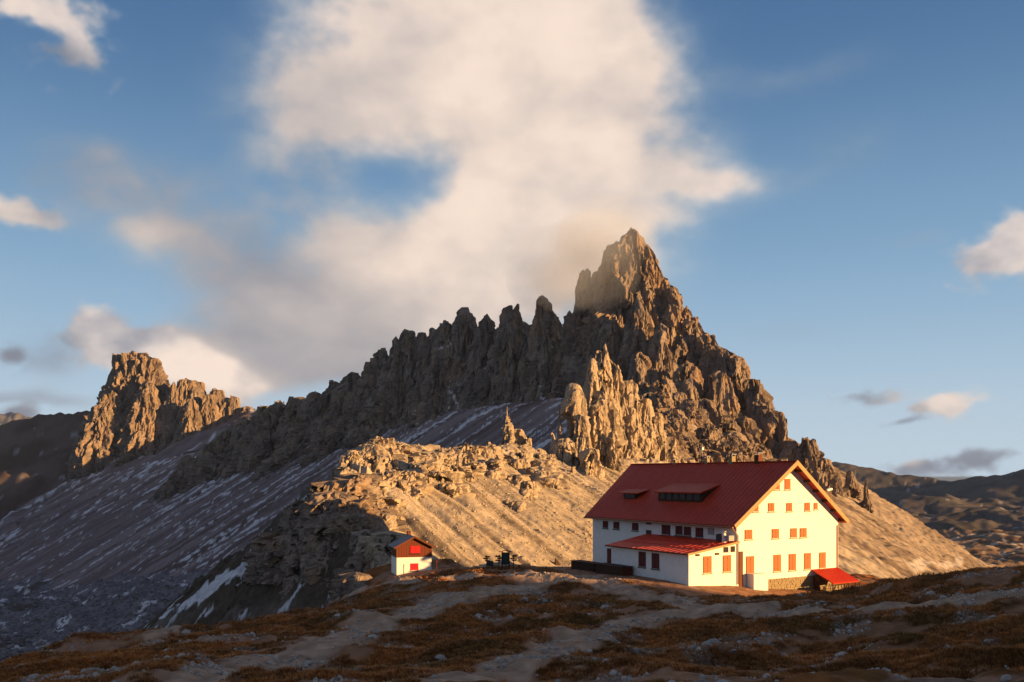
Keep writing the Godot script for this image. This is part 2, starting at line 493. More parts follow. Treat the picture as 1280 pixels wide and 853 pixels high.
# (height, kind of ground): 0 valley floor, 1 left scree, 2 right scree, 3 sunlit ridge, 4 saddle, 5 far left scree, 6 far hills, 7 near hill, 8 cliff side of the ridge
func land(x: float, d: float) -> Vector2:
	var kind := 0.0
	var h := -104.0
	if x < -300.0:
		h += 0.12 * (x + 300.0) * (1.0 - smoothstep(2500.0, 5000.0, d) * 0.6)
		h = maxf(h, -260.0)
	h = lerpf(h, -150.0, smoothstep(0.0, 400.0, x))
	h += na.get_noise_2d(x * 0.004, d * 0.004) * 22.0
	if d > 190.0 and d < 3200.0:
		var sl := -291.5 + 0.48 * x + 0.36 * d
		var sr := -226.6 - 0.465 * x + 0.409 * d
		var back := 150.0 - 0.62 * ((x - 44.0) * 0.57 + (d - 1235.0) * 0.82)
		var right := 14.0 - 0.92 * (x - 398.0)
		var wl := sl + streak(x * 0.6 - d * 0.8, x * -0.8 - d * 0.6, 0.02) * 4.0
		var wr := sr + streak(x * 0.66 + d * 0.75, x * 0.75 - d * 0.66, 0.03) * 5.0
		var m := smin(smin(wl, wr, 8.0), smin(back, right, 6.0), 10.0)
		m = smin(m, 105.0, 20.0)
		if m > h:
			kind = 1.0 if sl < sr else 2.0
		h = smax(h, m, 14.0)
		if d < 1300.0 and absf(x) < 700.0:
			var sp := chain_h(x, d, 0.6, shade_spur)
			if sp > h:
				kind = 2.0 if x > -4.0 + d * 0.16 else 1.0
			h = smax(h, sp, 10.0)
		if d > 1500.0 and x < -300.0:
			var fl := 87.0 + 0.385 * (x + 940.0 + d - 2350.0)
			fl += streak(x * 0.7 - d * 0.7, -x - d, 0.012) * 9.0
			var fb := 150.0 - 0.5 * (d - 2620.0)
			var f := smin(smin(fl, fb, 20.0), 135.0 - 0.25 * (x + 500.0), 20.0)
			if f > h:
				kind = 5.0
			h = smax(h, f, 16.0)
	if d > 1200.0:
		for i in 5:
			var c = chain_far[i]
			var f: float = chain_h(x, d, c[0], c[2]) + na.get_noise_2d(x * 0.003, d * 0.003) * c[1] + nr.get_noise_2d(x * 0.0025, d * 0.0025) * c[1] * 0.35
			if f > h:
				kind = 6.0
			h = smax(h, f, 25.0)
	elif d < 420.0 and d > 60.0 and absf(x) < 260.0:
		var cs := crest_side(x, d)
		var k := -50.1 - 0.35 * x + 0.35 * d
		k += groove(x * 0.7 + d * 0.7, x * 0.7 - d * 0.7, 0.13) * 0.9 + na.get_noise_2d(x * 0.12, d * 0.12) * 0.5 - pow(groove(x * 0.7 + d * 0.7 + 40.0, x * 0.7 - d * 0.7, 0.24), 2.0) * 1.3
		var kk := k
		var cliff := 0.0
		if cs.y > 0.0:
			# broken steps on the shaded side
			var w := cs.y + na.get_noise_2d(x * 0.06, d * 0.06) * 2.0
			var st := w * 0.80
			kk = minf(k + 2.0, cs.x) - st
			cliff = 1.0
		else:
			kk = smin(k, cs.x + 0.4, 1.5)
		if kk > h:
			kind = 8.0 if cliff > 0.0 else 3.0
		h = smax(h, kk, 5.0)
	if d < 240.0 and x > -160.0:
		var p := plateau(x, d)
		if p > h:
			kind = 4.0
		h = smax(h, p, 1.6)
	if d < 220.0 and x > 18.0:
		var hill := chain_h(x, d, 1.15, chain_far[5][2])
		hill += na.get_noise_2d(x * 0.05, d * 0.05) * 5.0
		if hill > h:
			kind = 7.0
		h = smax(h, hill, 3.0)
	# relief of its own for each ground
	if kind == 4.0:
		var near := 1.0 - smoothstep(110.0, 150.0, d)
		var flat := hut_yard(x, d)
		var hum := na.get_noise_2d(x * 0.11, d * 0.11) * 0.75 + maxf(0.0, nr.get_noise_2d(x * 0.06 + 5.0, d * 0.1)) * 0.55 - 0.1
		h += hum * near * (1.0 - 0.92 * flat) * smoothstep(6.0, 20.0, absf(d) + absf(x) * 0.4)
		h += na.get_noise_2d(x * 0.7, d * 0.7) * 0.10 * (1.0 - 0.7 * flat)
	elif kind == 3.0 or kind == 8.0:
		var amp := 0.5 if kind == 3.0 else 0.7
		var rough := smoothstep(-14.0, 0.0, crest_side(x, d).y) if kind == 3.0 else 1.0
		var cell := nc.get_noise_2d(x * 0.28 + na.get_noise_2d(x * 0.3, d * 0.3), d * 0.28) + 0.6 * nc.get_noise_2d(x * 0.7, d * 0.7)
		h += cell * rough * smoothstep(-0.15, 0.25, na.get_noise_2d(x * 0.06, d * 0.06 + 8.0)) * 0.7
		h += amp * (0.12 + 0.8 * rough) * (nr.get_noise_2d(x * 0.12, d * 0.12) * 0.9 + na.get_noise_2d(x * 0.45, d * 0.45) * 0.5)
	elif kind == 0.0:
		h += na.get_noise_2d(x * 0.03, d * 0.03) * 5.0 + absf(ns.get_noise_2d(x * 0.16, d * 0.16)) * 2.0 * (1.0 - smoothstep(1500.0, 2500.0, d))
	elif kind == 1.0 or kind == 2.0:
		h += na.get_noise_2d(x * 0.02, d * 0.02) * 3.0 + ns.get_noise_2d(x * 0.15, d * 0.15) * 1.3
	elif kind == 5.0:
		h += na.get_noise_2d(x * 0.008, d * 0.008) * 18.0 + nr.get_noise_2d(x * 0.01, d * 0.01) * 8.0
	return Vector2(h, kind)

func hut_yard(x: float, d: float) -> float:
	# 1 where the ground was levelled round the hut and the outhouse
	var lx := (x - 21.97) * 0.857 + (d - 86.0) * 0.515
	var lz := (x - 21.97) * -0.515 + (d - 86.0) * 0.857
	var ex := maxf(0.0, maxf(-7.5 - lx, lx - 16.0))
	var ez := maxf(0.0, maxf(-2.0 - lz, lz - 25.0))
	var a := 1.0 - smoothstep(0.5, 5.0, sqrt(ex * ex + ez * ez))
	var b := 1.0 - smoothstep(3.0, 6.0, Vector2(x + 11.5, d - 100.5).length())
	return maxf(a, b)

func streak(across: float, along: float, f: float) -> float:
	return na.get_noise_2d(across * f + na.get_noise_2d(across * f * 0.2, along * f * 0.2) * 0.5, along * f * 0.04)

func groove(across: float, along: float, f: float) -> float:
	return nb.get_noise_2d(across * f + nb.get_noise_2d(across * f * 0.3, along * f * 0.15) * 0.4, along * f * 0.05)

func ground_y(x: float, z: float) -> float:
	return land(x, -z).x

func on_ground(u: float, v: float, far := 260.0) -> Vector3:
	# where the sight line through a photo pixel meets the ground
	var d := 16.0
	while d < far:
		var p := at(u, v, d)
		if p.y < land(p.x, d).x:
			return p
		d *= 1.006
	return at(u, v, 150.0)

# ------------------------------------------------------------------ terrain colours (linear base colours)
func line_near(x: float, d: float, arr: PackedFloat32Array) -> float:
	var best := 1e9
	for k in range(0, arr.size() - 3, 3):
		var bx := arr[k + 3] - arr[k]
		var bd := arr[k + 4] - arr[k + 1]
		var t := clampf(((x - arr[k]) * bx + (d - arr[k + 1]) * bd) / (bx * bx + bd * bd), 0.0, 1.0)
		best = minf(best, Vector2(x - arr[k] - bx * t, d - arr[k + 1] - bd * t).length())
	return best

func path_near(x: float, d: float) -> float:
	var best := 1e9
	for p in paths:
		var arr: PackedFloat32Array = p
		var n := arr.size() / 3
		for i in n - 1:
			var k := i * 3
			var bx := arr[k + 3] - arr[k]
			var bd := arr[k + 4] - arr[k + 1]
			var t := clampf(((x - arr[k]) * bx + (d - arr[k + 1]) * bd) / (bx * bx + bd * bd), 0.0, 1.0)
			var ex := x - arr[k] - bx * t
			var ed := d - arr[k + 1] - bd * t
			best = minf(best, sqrt(ex * ex + ed * ed) / lerpf(arr[k + 2], arr[k + 5], t))
	return best

func bare(x: float, d: float) -> float:
	# share of bare soil on the saddle: tracks, eroded patches, and a yard lightened in place of sunlight
	var p := path_near(x, d) + na.get_noise_2d(x * 0.35, d * 0.35) * 0.55
	var b := 1.0 - smoothstep(0.75, 1.15, p)
	var patch := na.get_noise_2d(x * 0.10 + 9.0, d * 0.17) + 0.45 * na.get_noise_2d(x * 0.5, d * 0.8)
	b = maxf(b, smoothstep(0.16, 0.36, patch) * 0.8)
	b = maxf(b, smoothstep(0.25, 0.7, hut_yard(x, d)) * 0.9)
	return b

func ground_color(x: float, h: float, d: float, kind: float, up: float) -> Color:
	var big := na.get_noise_2d(x * 0.02 + 7.0, d * 0.02)
	var fine := na.get_noise_2d(x * 0.9, d * 0.9)
	if kind == 4.0:
		var b := bare(x, d)
		var track := 1.0 - smoothstep(0.7, 1.2, path_near(x, d) + fine * 0.5)
		var soil := Color(0.37, 0.20, 0.115).lerp(Color(0.49, 0.29, 0.185), clampf(0.5 + fine * 0.9 + big, 0, 1))
		soil = soil.lerp(Color(0.50, 0.335, 0.225).lerp(Color(0.60, 0.43, 0.31), clampf(0.5 + fine, 0, 1)), track)
		var g1 := na.get_noise_2d(x * 0.22, d * 0.3)
		var grass := Color(0.20, 0.092, 0.038).lerp(Color(0.38, 0.155, 0.055), clampf(0.45 + g1 * 1.6, 0, 1))
		grass = grass.lerp(Color(0.09, 0.075, 0.03), clampf(na.get_noise_2d(x * 0.08 + 30.0, d * 0.12) * 2.2 - 0.5, 0, 0.5))
		var lime := smoothstep(0.28, 0.42, na.get_noise_2d(x * 0.16 + 50.0, d * 0.22) + 0.35 * fine)
		var c := grass.lerp(soil, b)
		return c.lerp(Color(0.5, 0.48, 0.45), lime * 0.22)
	if kind == 7.0:
		return Color(0.24, 0.20, 0.16).lerp(Color(0.13, 0.085, 0.05), clampf(0.5 + big * 2.0, 0, 1))
	if kind == 3.0:
		var ac := x * 0.7 + d * 0.7
		var al := x * 0.7 - d * 0.7
		var s := groove(ac, al, 0.17) + fine * 0.5
		var c := Color(0.45, 0.375, 0.28).lerp(Color(0.59, 0.50, 0.39), clampf(0.5 + s * 1.0 + big, 0, 1))
		c = c.lerp(Color(0.23, 0.185, 0.14), smoothstep(0.15, 0.4, groove(ac + 77.0, al, 0.30) + fine * 0.25) * 0.85)
		return c
	if kind == 8.0:  # flank away from the sun: shade put into the rock colour
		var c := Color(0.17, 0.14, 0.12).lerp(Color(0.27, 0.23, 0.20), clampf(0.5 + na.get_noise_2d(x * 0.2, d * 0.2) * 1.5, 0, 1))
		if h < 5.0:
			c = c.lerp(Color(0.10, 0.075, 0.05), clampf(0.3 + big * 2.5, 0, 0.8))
		var sn := streak(x * 0.8 - d * 0.5, x * 0.5 + d * 0.8, 0.3) + 0.3 * na.get_noise_2d(x * 0.3, d * 0.3)
		var sl := line_near(x, d, snow_line) + na.get_noise_2d(x * 0.4, d * 0.4) * 1.6
		if sl < 1.3:
			return Color(0.80, 0.82, 0.86)
		return c.lerp(Color(0.80, 0.82, 0.86), smoothstep(0.43, 0.47, sn) * smoothstep(0.45, 0.7, up))
	if kind == 0.0 and x < 0.0 and d < 400.0 or kind == 1.0 and d < 400.0:
		var sl := line_near(x, d, snow_line) + na.get_noise_2d(x * 0.4, d * 0.4) * 1.6
		if sl < 1.3:
			return Color(0.80, 0.82, 0.86)
	if kind == 2.0:
		var ac := x * 0.66 + d * 0.75
		var al := x * 0.75 - d * 0.66
		var s := streak(ac, al, 0.06)
		var c := Color(0.32, 0.255, 0.195).lerp(Color(0.46, 0.38, 0.30), clampf(0.5 + s * 1.6 + fine * 0.3, 0, 1))
		c = c.lerp(Color(0.17, 0.13, 0.105), smoothstep(0.10, 0.30, streak(ac + 300.0, al, 0.03) + fine * 0.1) * 0.85)
		c = c.lerp(Color(0.22, 0.17, 0.125), smoothstep(0.1, 0.4, na.get_noise_2d(x * 0.013, d * 0.013)) * 0.6)
		if x > 200.0:
			c = c.lerp(Color(0.55, 0.50, 0.45), 1.0 - smoothstep(2.0, 4.0, line_near(x, d, trail)))
		return c
	if kind == 1.0:
		var ac := x * 0.6 - d * 0.8
		var al := -x * 0.8 - d * 0.6
		var s := streak(ac, al, 0.035)
		var c := Color(0.24, 0.18, 0.172).lerp(Color(0.37, 0.30, 0.29), clampf(0.5 + s * 1.8, 0, 1))
		c = c.lerp(Color(0.16, 0.11, 0.09), smoothstep(0.1, 0.35, streak(ac + 500.0, al, 0.018)) * 0.7)
		var sn := streak(ac + 900.0, al, 0.075) + 0.25 * na.get_noise_2d(x * 0.03, d * 0.03) + 0.12 * fine
		var hi := smoothstep(-45.0, 20.0, h) * 0.12
		return c.lerp(Color(0.82, 0.83, 0.87), smoothstep(0.34 - hi, 0.42 - hi, sn))
	if kind == 5.0:
		var ac := x * 0.7 - d * 0.7
		var al := -x - d
		var s := streak(ac, al, 0.016)
		var c := Color(0.22, 0.17, 0.162).lerp(Color(0.34, 0.28, 0.275), clampf(0.5 + s * 1.8, 0, 1))
		c = c.lerp(Color(0.13, 0.085, 0.07), smoothstep(0.05, 0.35, na.get_noise_2d(x * 0.004, d * 0.004)) * 0.6)
		var sn := streak(ac + 900.0, al, 0.035) + 0.25 * na.get_noise_2d(x * 0.015, d * 0.015)
		return c.lerp(Color(0.82, 0.83, 0.87), smoothstep(0.30, 0.38, sn))
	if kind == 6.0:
		var c := Color(0.085, 0.08, 0.08).lerp(Color(0.14, 0.125, 0.12), clampf(0.5 + na.get_noise_2d(x * 0.006, d * 0.006) * 2.0, 0, 1))  # far hills coloured darker in place of cloud shade
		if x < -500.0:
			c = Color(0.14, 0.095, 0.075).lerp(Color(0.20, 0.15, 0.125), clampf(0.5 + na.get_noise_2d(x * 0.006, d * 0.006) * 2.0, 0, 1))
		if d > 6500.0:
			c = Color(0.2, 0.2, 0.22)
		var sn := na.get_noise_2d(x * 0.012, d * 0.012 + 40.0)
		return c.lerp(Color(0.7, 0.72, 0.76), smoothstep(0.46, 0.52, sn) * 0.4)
	# valley floor: boulders
	var c0 := Color(0.19, 0.175, 0.18).lerp(Color(0.32, 0.30, 0.31), clampf(0.45 + ns.get_noise_2d(x * 0.11, d * 0.11) * 0.8 + big, 0, 1))
	if x > 60.0:
		c0 = Color(0.16, 0.105, 0.07).lerp(Color(0.34, 0.25, 0.18), clampf(0.45 + na.get_noise_2d(x * 0.01, d * 0.01) * 1.6, 0, 1))
		c0 = c0.lerp(Color(0.6, 0.56, 0.5), smoothstep(0.3, 0.4, na.get_noise_2d(x * 0.015 + 90.0, d * 0.015)))
		return c0
	c0 = c0.lerp(Color(0.12, 0.09, 0.06), smoothstep(0.15, 0.4, na.get_noise_2d(x * 0.01 + 20.0, d * 0.01)) * 0.7)
	return c0.lerp(Color(0.8, 0.81, 0.85), smoothstep(0.36, 0.42, na.get_noise_2d(x * 0.035 + 60.0, d * 0.02)))

# ------------------------------------------------------------------ terrain meshes
func build_terrain() -> void:
	for p in [
		[[730, 722, 2.2], [640, 735, 2.6], [560, 752, 2.4], [470, 780, 2.0], [400, 805, 1.8], [330, 830, 1.6], [250, 852, 1.6]],
		[[960, 757, 1.0], [860, 768, 1.5], [790, 778, 1.7], [720, 800, 1.5], [640, 828, 1.2], [570, 852, 1.1]],
		[[1280, 742, 1.0], [1180, 750, 1.2], [1090, 762, 1.0], [1000, 768, 1.0], [900, 762, 1.4], [820, 748, 2.6], [740, 732, 3.6], [690, 722, 3.0], [600, 722, 1.6], [520, 728, 1.2], [440, 742, 1.0], [330, 770, 0.8], [190, 800, 0.7]]]:
		var arr := PackedFloat32Array()
		for q in p:
			var g := on_ground(q[0], q[1])
			arr.append_array([g.x, -g.z, q[2]])
		paths.append(arr)
	for q in [[322, 703], [290, 722], [262, 740], [235, 755], [205, 772]]:
		var g := on_ground(q[0], q[1], 700.0)
		snow_line.append_array([g.x, -g.z, 1.0])
	for q in [[1062, 727], [1085, 721], [1110, 716], [1140, 710], [1170, 706], [1200, 700]]:
		var g := on_ground(q[0], q[1], 1500.0)
		trail.append_array([g.x, -g.z, 1.0])
	var cols := 720
	var a0 := deg_to_rad(-36.0)
	var a1 := deg_to_rad(36.0)
	var rad := PackedFloat32Array()
	var r := 17.0
	while r < 12500.0:
		rad.append(r)
		r *= (1.0055 if r < 118.0 else 1.0032) if r < 212.0 else (1.01 if r < 650.0 else (1.0045 if r < 1650.0 else (1.006 if r < 3200.0 else 1.012)))
	var rows := rad.size()
	var posr := []
	var kindr := []
	posr.resize(rows)
	kindr.resize(rows)
	var job := func(i: int) -> void:
		var ps := PackedVector3Array()
		var ks := PackedFloat32Array()
		ps.resize(cols + 1)
		ks.resize(cols + 1)
		for j in cols + 1:
			var a := lerpf(a0, a1, float(j) / cols)
			var x := sin(a) * rad[i]
			var d := cos(a) * rad[i]
			var l := land(x, d)
			ps[j] = Vector3(x, l.x, -d)
			ks[j] = l.y
		posr[i] = ps
		kindr[i] = ks
	share(job, rows)
	var norr := []
	var colr := []
	norr.resize(rows)
	colr.resize(rows)
	var job2 := func(i: int) -> void:
		var ne := PackedVector3Array()
		var ce := PackedColorArray()
		ne.resize(cols + 1)
		ce.resize(cols + 1)
		var cur: PackedVector3Array = posr[i]
		var up: PackedVector3Array = posr[mini(i + 1, rows - 1)]
		var dn: PackedVector3Array = posr[maxi(i - 1, 0)]
		var kk: PackedFloat32Array = kindr[i]
		for j in cols + 1:
			var e1 := cur[mini(j + 1, cols)] - cur[maxi(j - 1, 0)]
			var e2 := up[j] - dn[j]
			var nn := e1.cross(e2).normalized()
			if nn.y < 0.0:
				nn = -nn
			ne[j] = nn
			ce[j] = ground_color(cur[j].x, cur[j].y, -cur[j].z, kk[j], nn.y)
		norr[i] = ne
		colr[i] = ce
	share(job2, rows)
	var cut := [0, 0, 0, rows - 1]
	for i in rows:
		if rad[i] < 112.0:
			cut[1] = i
		if rad[i] < 320.0:
			cut[2] = i
	var names := ["ground", "hillside", "valley"]
	for k in 3:
		var ps := PackedVector3Array()
		var ne := PackedVector3Array()
		var ce := PackedColorArray()
		for i in range(cut[k], cut[k + 1] + 1):
			ps.append_array(posr[i])
			ne.append_array(norr[i])
			ce.append_array(colr[i])
		structure(names[k], grid_mesh(ps, ne, ce, cut[k + 1] - cut[k] + 1, cols + 1), M.terrain)
	# the rest of the land round the camera, coarser: it carries the hill whose shade falls across the foreground
	var ang := PackedFloat32Array()
	var rr := PackedFloat32Array([0.5, 4.0, 8.0, 12.0])
	var q := 17.0
	while q < 12500.0:
		rr.append(q)
		q *= 1.05
	var ac := 150
	var ps2 := PackedVector3Array()
	var ce2 := PackedColorArray()
	for i in rr.size():
		for j in ac + 1:
			var a := lerpf(a1, TAU + a0, float(j) / ac)
			var x := sin(a) * rr[i]
			var d := cos(a) * rr[i]
			var l := land(x, d)
			ps2.append(Vector3(x, l.x, -d))
			ce2.append(ground_color(x, l.x, d, l.y, 1.0))
	structure("surrounding_ground", grid_mesh(ps2, grid_normals(ps2, rr.size(), ac + 1), ce2, rr.size(), ac + 1), M.terrain)
	# the wedge of ground just in front of the camera
	var ps3 := PackedVector3Array()
	var ce3 := PackedColorArray()
	for i in 5:
		var ri: float = [0.5, 4.0, 8.0, 12.0, 17.0][i]
		for j in 31:
			var a := lerpf(a0, a1, j / 30.0)
			var l := land(sin(a) * ri, cos(a) * ri)
			ps3.append(Vector3(sin(a) * ri, l.x, -cos(a) * ri))
			ce3.append(ground_color(sin(a) * ri, l.x, cos(a) * ri, l.y, 1.0))
	structure("near_ground", grid_mesh(ps3, grid_normals(ps3, 5, 31), ce3, 5, 31), M.terrain)

func grid_normals(ps: PackedVector3Array, rows: int, cols: int) -> PackedVector3Array:
	var out := PackedVector3Array()
	out.resize(ps.size())
	for i in rows:
		for j in cols:
			var e1 := ps[i * cols + mini(j + 1, cols - 1)] - ps[i * cols + maxi(j - 1, 0)]
			var e2 := ps[mini(i + 1, rows - 1) * cols + j] - ps[maxi(i - 1, 0) * cols + j]
			var n := e1.cross(e2).normalized()
			out[i * cols + j] = n if n.y >= 0.0 else -n
	return out

func grid_mesh(ps: PackedVector3Array, ne: PackedVector3Array, ce: PackedColorArray, rows: int, cols: int) -> ArrayMesh:
	var idx := PackedInt32Array()
	idx.resize((rows - 1) * (cols - 1) * 6)
	var k := 0
	for i in rows - 1:
		for j in cols - 1:
			var a := i * cols + j
			idx[k] = a
			idx[k + 1] = a + cols
			idx[k + 2] = a + cols + 1
			idx[k + 3] = a
			idx[k + 4] = a + cols + 1
			idx[k + 5] = a + 1
			k += 6
	return array_mesh(ps, ne, ce, idx)

func array_mesh(ps: PackedVector3Array, ne: PackedVector3Array, ce: PackedColorArray, idx: PackedInt32Array) -> ArrayMesh:
	var arr := []
	arr.resize(Mesh.ARRAY_MAX)
	arr[Mesh.ARRAY_VERTEX] = ps
	if ne.size():
		arr[Mesh.ARRAY_NORMAL] = ne
	if ce.size():
		arr[Mesh.ARRAY_COLOR] = ce
	arr[Mesh.ARRAY_INDEX] = idx
	var m := ArrayMesh.new()
	m.add_surface_from_arrays(Mesh.PRIMITIVE_TRIANGLES, arr)
	return m

func structure(called: String, mesh: Mesh, m: Material, parent: Node = self) -> MeshInstance3D:
	var o := MeshInstance3D.new()
	o.name = called
	o.mesh = mesh
	o.material_override = m
	parent.add_child(o, true)
	if parent == self:
		o.set_meta("kind", "structure")
	return o

# ------------------------------------------------------------------ rock towers
# one tower: p top (u, v, depth), base row in the photo, half widths in photo pixels at the base and top, profile, kind of colour
func rock_arrays(s: Dictionary) -> Array:
	var top: Vector3 = s.top
	var yb: float = s.base
	var rb: float = s.rb
	var rt: float = s.rt
	var pe: float = s.get("pe", 1.3)
	var nh: int = s.nh
	var nv: int = s.nv
	var sd: float = s.seed
	var deep: float = s.get("deep", 1.0)
	var H := top.y - yb
	var unit: float = s.get("unit", 1.0)       # size of the smallest cracks, in metres
	var layer: float = s.get("layer", 9.0)
	var ps := PackedVector3Array()
	ps.resize((nh + 1) * nv)
	var lean := Vector2(ns.get_noise_2d(sd, 1.0), ns.get_noise_2d(sd, 9.0)) * 0.25 * rb
	for i in nh + 1:
		var t := float(i) / nh
		var tt := pow(t, 0.85)
		var y0 := lerpf(top.y, yb, tt)
		var r0 := rt + (rb - rt) * pow(tt, pe)
		r0 *= pow(clampf(t / 0.02, 0.0, 1.0), 0.7)
		var cx := top.x + lean.x * sin(tt * 3.1) + ns.get_noise_2d(y0 / (rb * 0.8), sd) * 0.10 * r0
		var cz := top.z + lean.y * sin(tt * 3.1)
		for j in nv:
			var a := TAU * j / nv
			a += 0.5 * cos(a)
			var ca := cos(a)
			var sa := sin(a)
			var x := cx + ca * r0
			var z := cz + sa * r0 * deep
			var f1 := 1.9 / minf(rb, 60.0 * unit)
			# tall ribs and gullies, then blocks, then cracks
			var n1 := nr.get_noise_3d(x * f1 + sd, y0 * f1 * 0.07, z * f1)
			var n2 := na.get_noise_3d(x * f1 * 2.0, y0 * f1 * 0.35 + sd, z * f1 * 2.0)
			var n3 := nr.get_noise_3d(x / (unit * 15.0), y0 / (unit * 110.0) + sd, z / (unit * 15.0))
			var n4 := na.get_noise_3d(x / (unit * 5.0), y0 / (unit * 8.0) + sd, z / (unit * 5.0))
			var blk := nc.get_noise_3d(x / (unit * 11.0) + n2 * 0.35, y0 / (unit * 100.0) + sd, z / (unit * 11.0)) * 0.65 + nc.get_noise_3d(x / (unit * 4.5), y0 / (unit * 24.0) + n2 * 0.3 + sd, z / (unit * 4.5)) * 0.35
			var sy := y0 + n2 * layer * 1.4
			var fr := sy / layer - floorf(sy / layer)
			var ledge := (smoothstep(0.0, 0.15, fr) - fr) * layer * 0.09
			var r := r0 * (1.0 + 0.42 * n1 + 0.10 * n2) + unit * (n3 * 4.6 + n4 * 0.8 + blk * 6.4) * minf(1.0, r0 / (3.0 * unit)) + ledge * minf(1.0, r0 / (2.0 * unit))
			r = maxf(r, r0 * 0.25)
			var yy := y0 + (n2 * 0.07 * rb + n4 * unit * 1.2) * smoothstep(1.0, 0.4, t) + n1 * rt * 0.5 * (1.0 - t) + nc.get_noise_2d(x / (unit * 7.0) + sd, z / (unit * 7.0)) * minf(0.035 * H, 6.0 * unit) * smoothstep(0.6, 0.15, t)
			ps[i * nv + j] = Vector3(cx + ca * r, yy, cz + sa * r * deep)
	# normals
	var ne := PackedVector3Array()
	ne.resize(ps.size())
	for i in nh + 1:
		for j in nv:
			var e1 := ps[i * nv + (j + 1) % nv] - ps[i * nv + (j + nv - 1) % nv]
			var e2 := ps[mini(i + 1, nh) * nv + j] - ps[maxi(i - 1, 0) * nv + j]
			var n := e1.cross(e2).normalized()
			var out := Vector3(cos(TAU * j / nv), 0.25, sin(TAU * j / nv))
			ne[i * nv + j] = n if n.dot(out) >= -0.6 else -n
	var ce := PackedColorArray()
	ce.resize(ps.size())
	var snow: float = s.get("snow", 0.0)
	var pale: float = s.get("pale", 0.0)  # paler tone carries sunlight into the colour of the lit ridge rock
	for k in ps.size():
		var p := ps[k]
		var g := na.get_noise_3d(p.x / (unit * 30.0), p.y / (unit * 60.0), p.z / (unit * 30.0))
		var o := na.get_noise_3d(p.x / (unit * 22.0) + 50.0, p.y / (unit * 70.0), p.z / (unit * 22.0))
		var b := na.get_noise_3d(p.x / (unit * 3.0), p.y / (unit * 2.0), p.z / (unit * 3.0))
		var c := Color(0.21, 0.165, 0.135).lerp(Color(0.34, 0.275, 0.225), clampf(0.5 + g * 1.6 + b * 0.5, 0, 1))
		c = c.lerp(Color(0.36, 0.25, 0.165), clampf(o * 2.0, 0, 0.6))
		c = c.lerp(Color(0.56, 0.465, 0.345), pale * clampf(0.75 + b * 0.6, 0, 1))
		c = c.lerp(Color(0.14, 0.12, 0.11), smoothstep(0.12, 0.4, na.get_noise_3d(p.x / (unit * 9.0), p.y / (unit * 110.0), p.z / (unit * 9.0) + 30.0)) * 0.75)
		# bedding: darker bands between the beds
		var bed := (p.y + g * layer * 1.5) / layer * 1.7
		c = c.lerp(Color(c.r * 0.62, c.g * 0.60, c.b * 0.60), (1.0 - smoothstep(0.06, 0.22, bed - floorf(bed))) * clampf(0.5 + b * 1.2, 0.0, 0.9))
		if snow > 0.0 and ne[k].y > 0.35:
			var w := g + b * 0.5 + snow
			c = c.lerp(Color(0.82, 0.83, 0.87), smoothstep(0.42, 0.55, w) * smoothstep(0.35, 0.6, ne[k].y))
		ce[k] = c
	var idx := PackedInt32Array()
	for i in nh:
		for j in nv:
			var a := i * nv + j
			var b2 := i * nv + (j + 1) % nv
			idx.append_array([a, b2 + nv, b2, a, a + nv, b2 + nv])
	return [ps, ne, ce, idx]

func rock_group(parent_name: String, child: String, list: Array, m: Material) -> void:
	var root := Node3D.new()
	root.name = parent_name
	add_child(root)
	root.set_meta("kind", "structure")
	var specs := []
	for k in list.size():
		var t = list[k]
		var d: float = t[2]
		var top := at(t[0], t[1], d)
		var o: Dictionary = t[6] if t.size() > 6 else {}
		var s := {"top": top, "base": EYE + (596.0 - t[3]) / FOC * d, "rb": t[4] * d / FOC, "rt": 0.5 * t[5] * d / FOC, "seed": 13.7 * k + t[0] * 0.37, "nh": 60, "nv": 64}
		s.merge(o, true)
		specs.append(s)
	var res := []
	res.resize(specs.size())
	var job := func(i: int) -> void:
		res[i] = rock_arrays(specs[i])
	share(job, specs.size())
	for a in res:
		structure(child, array_mesh(a[0], PackedVector3Array(), a[2], a[3]), m, root)

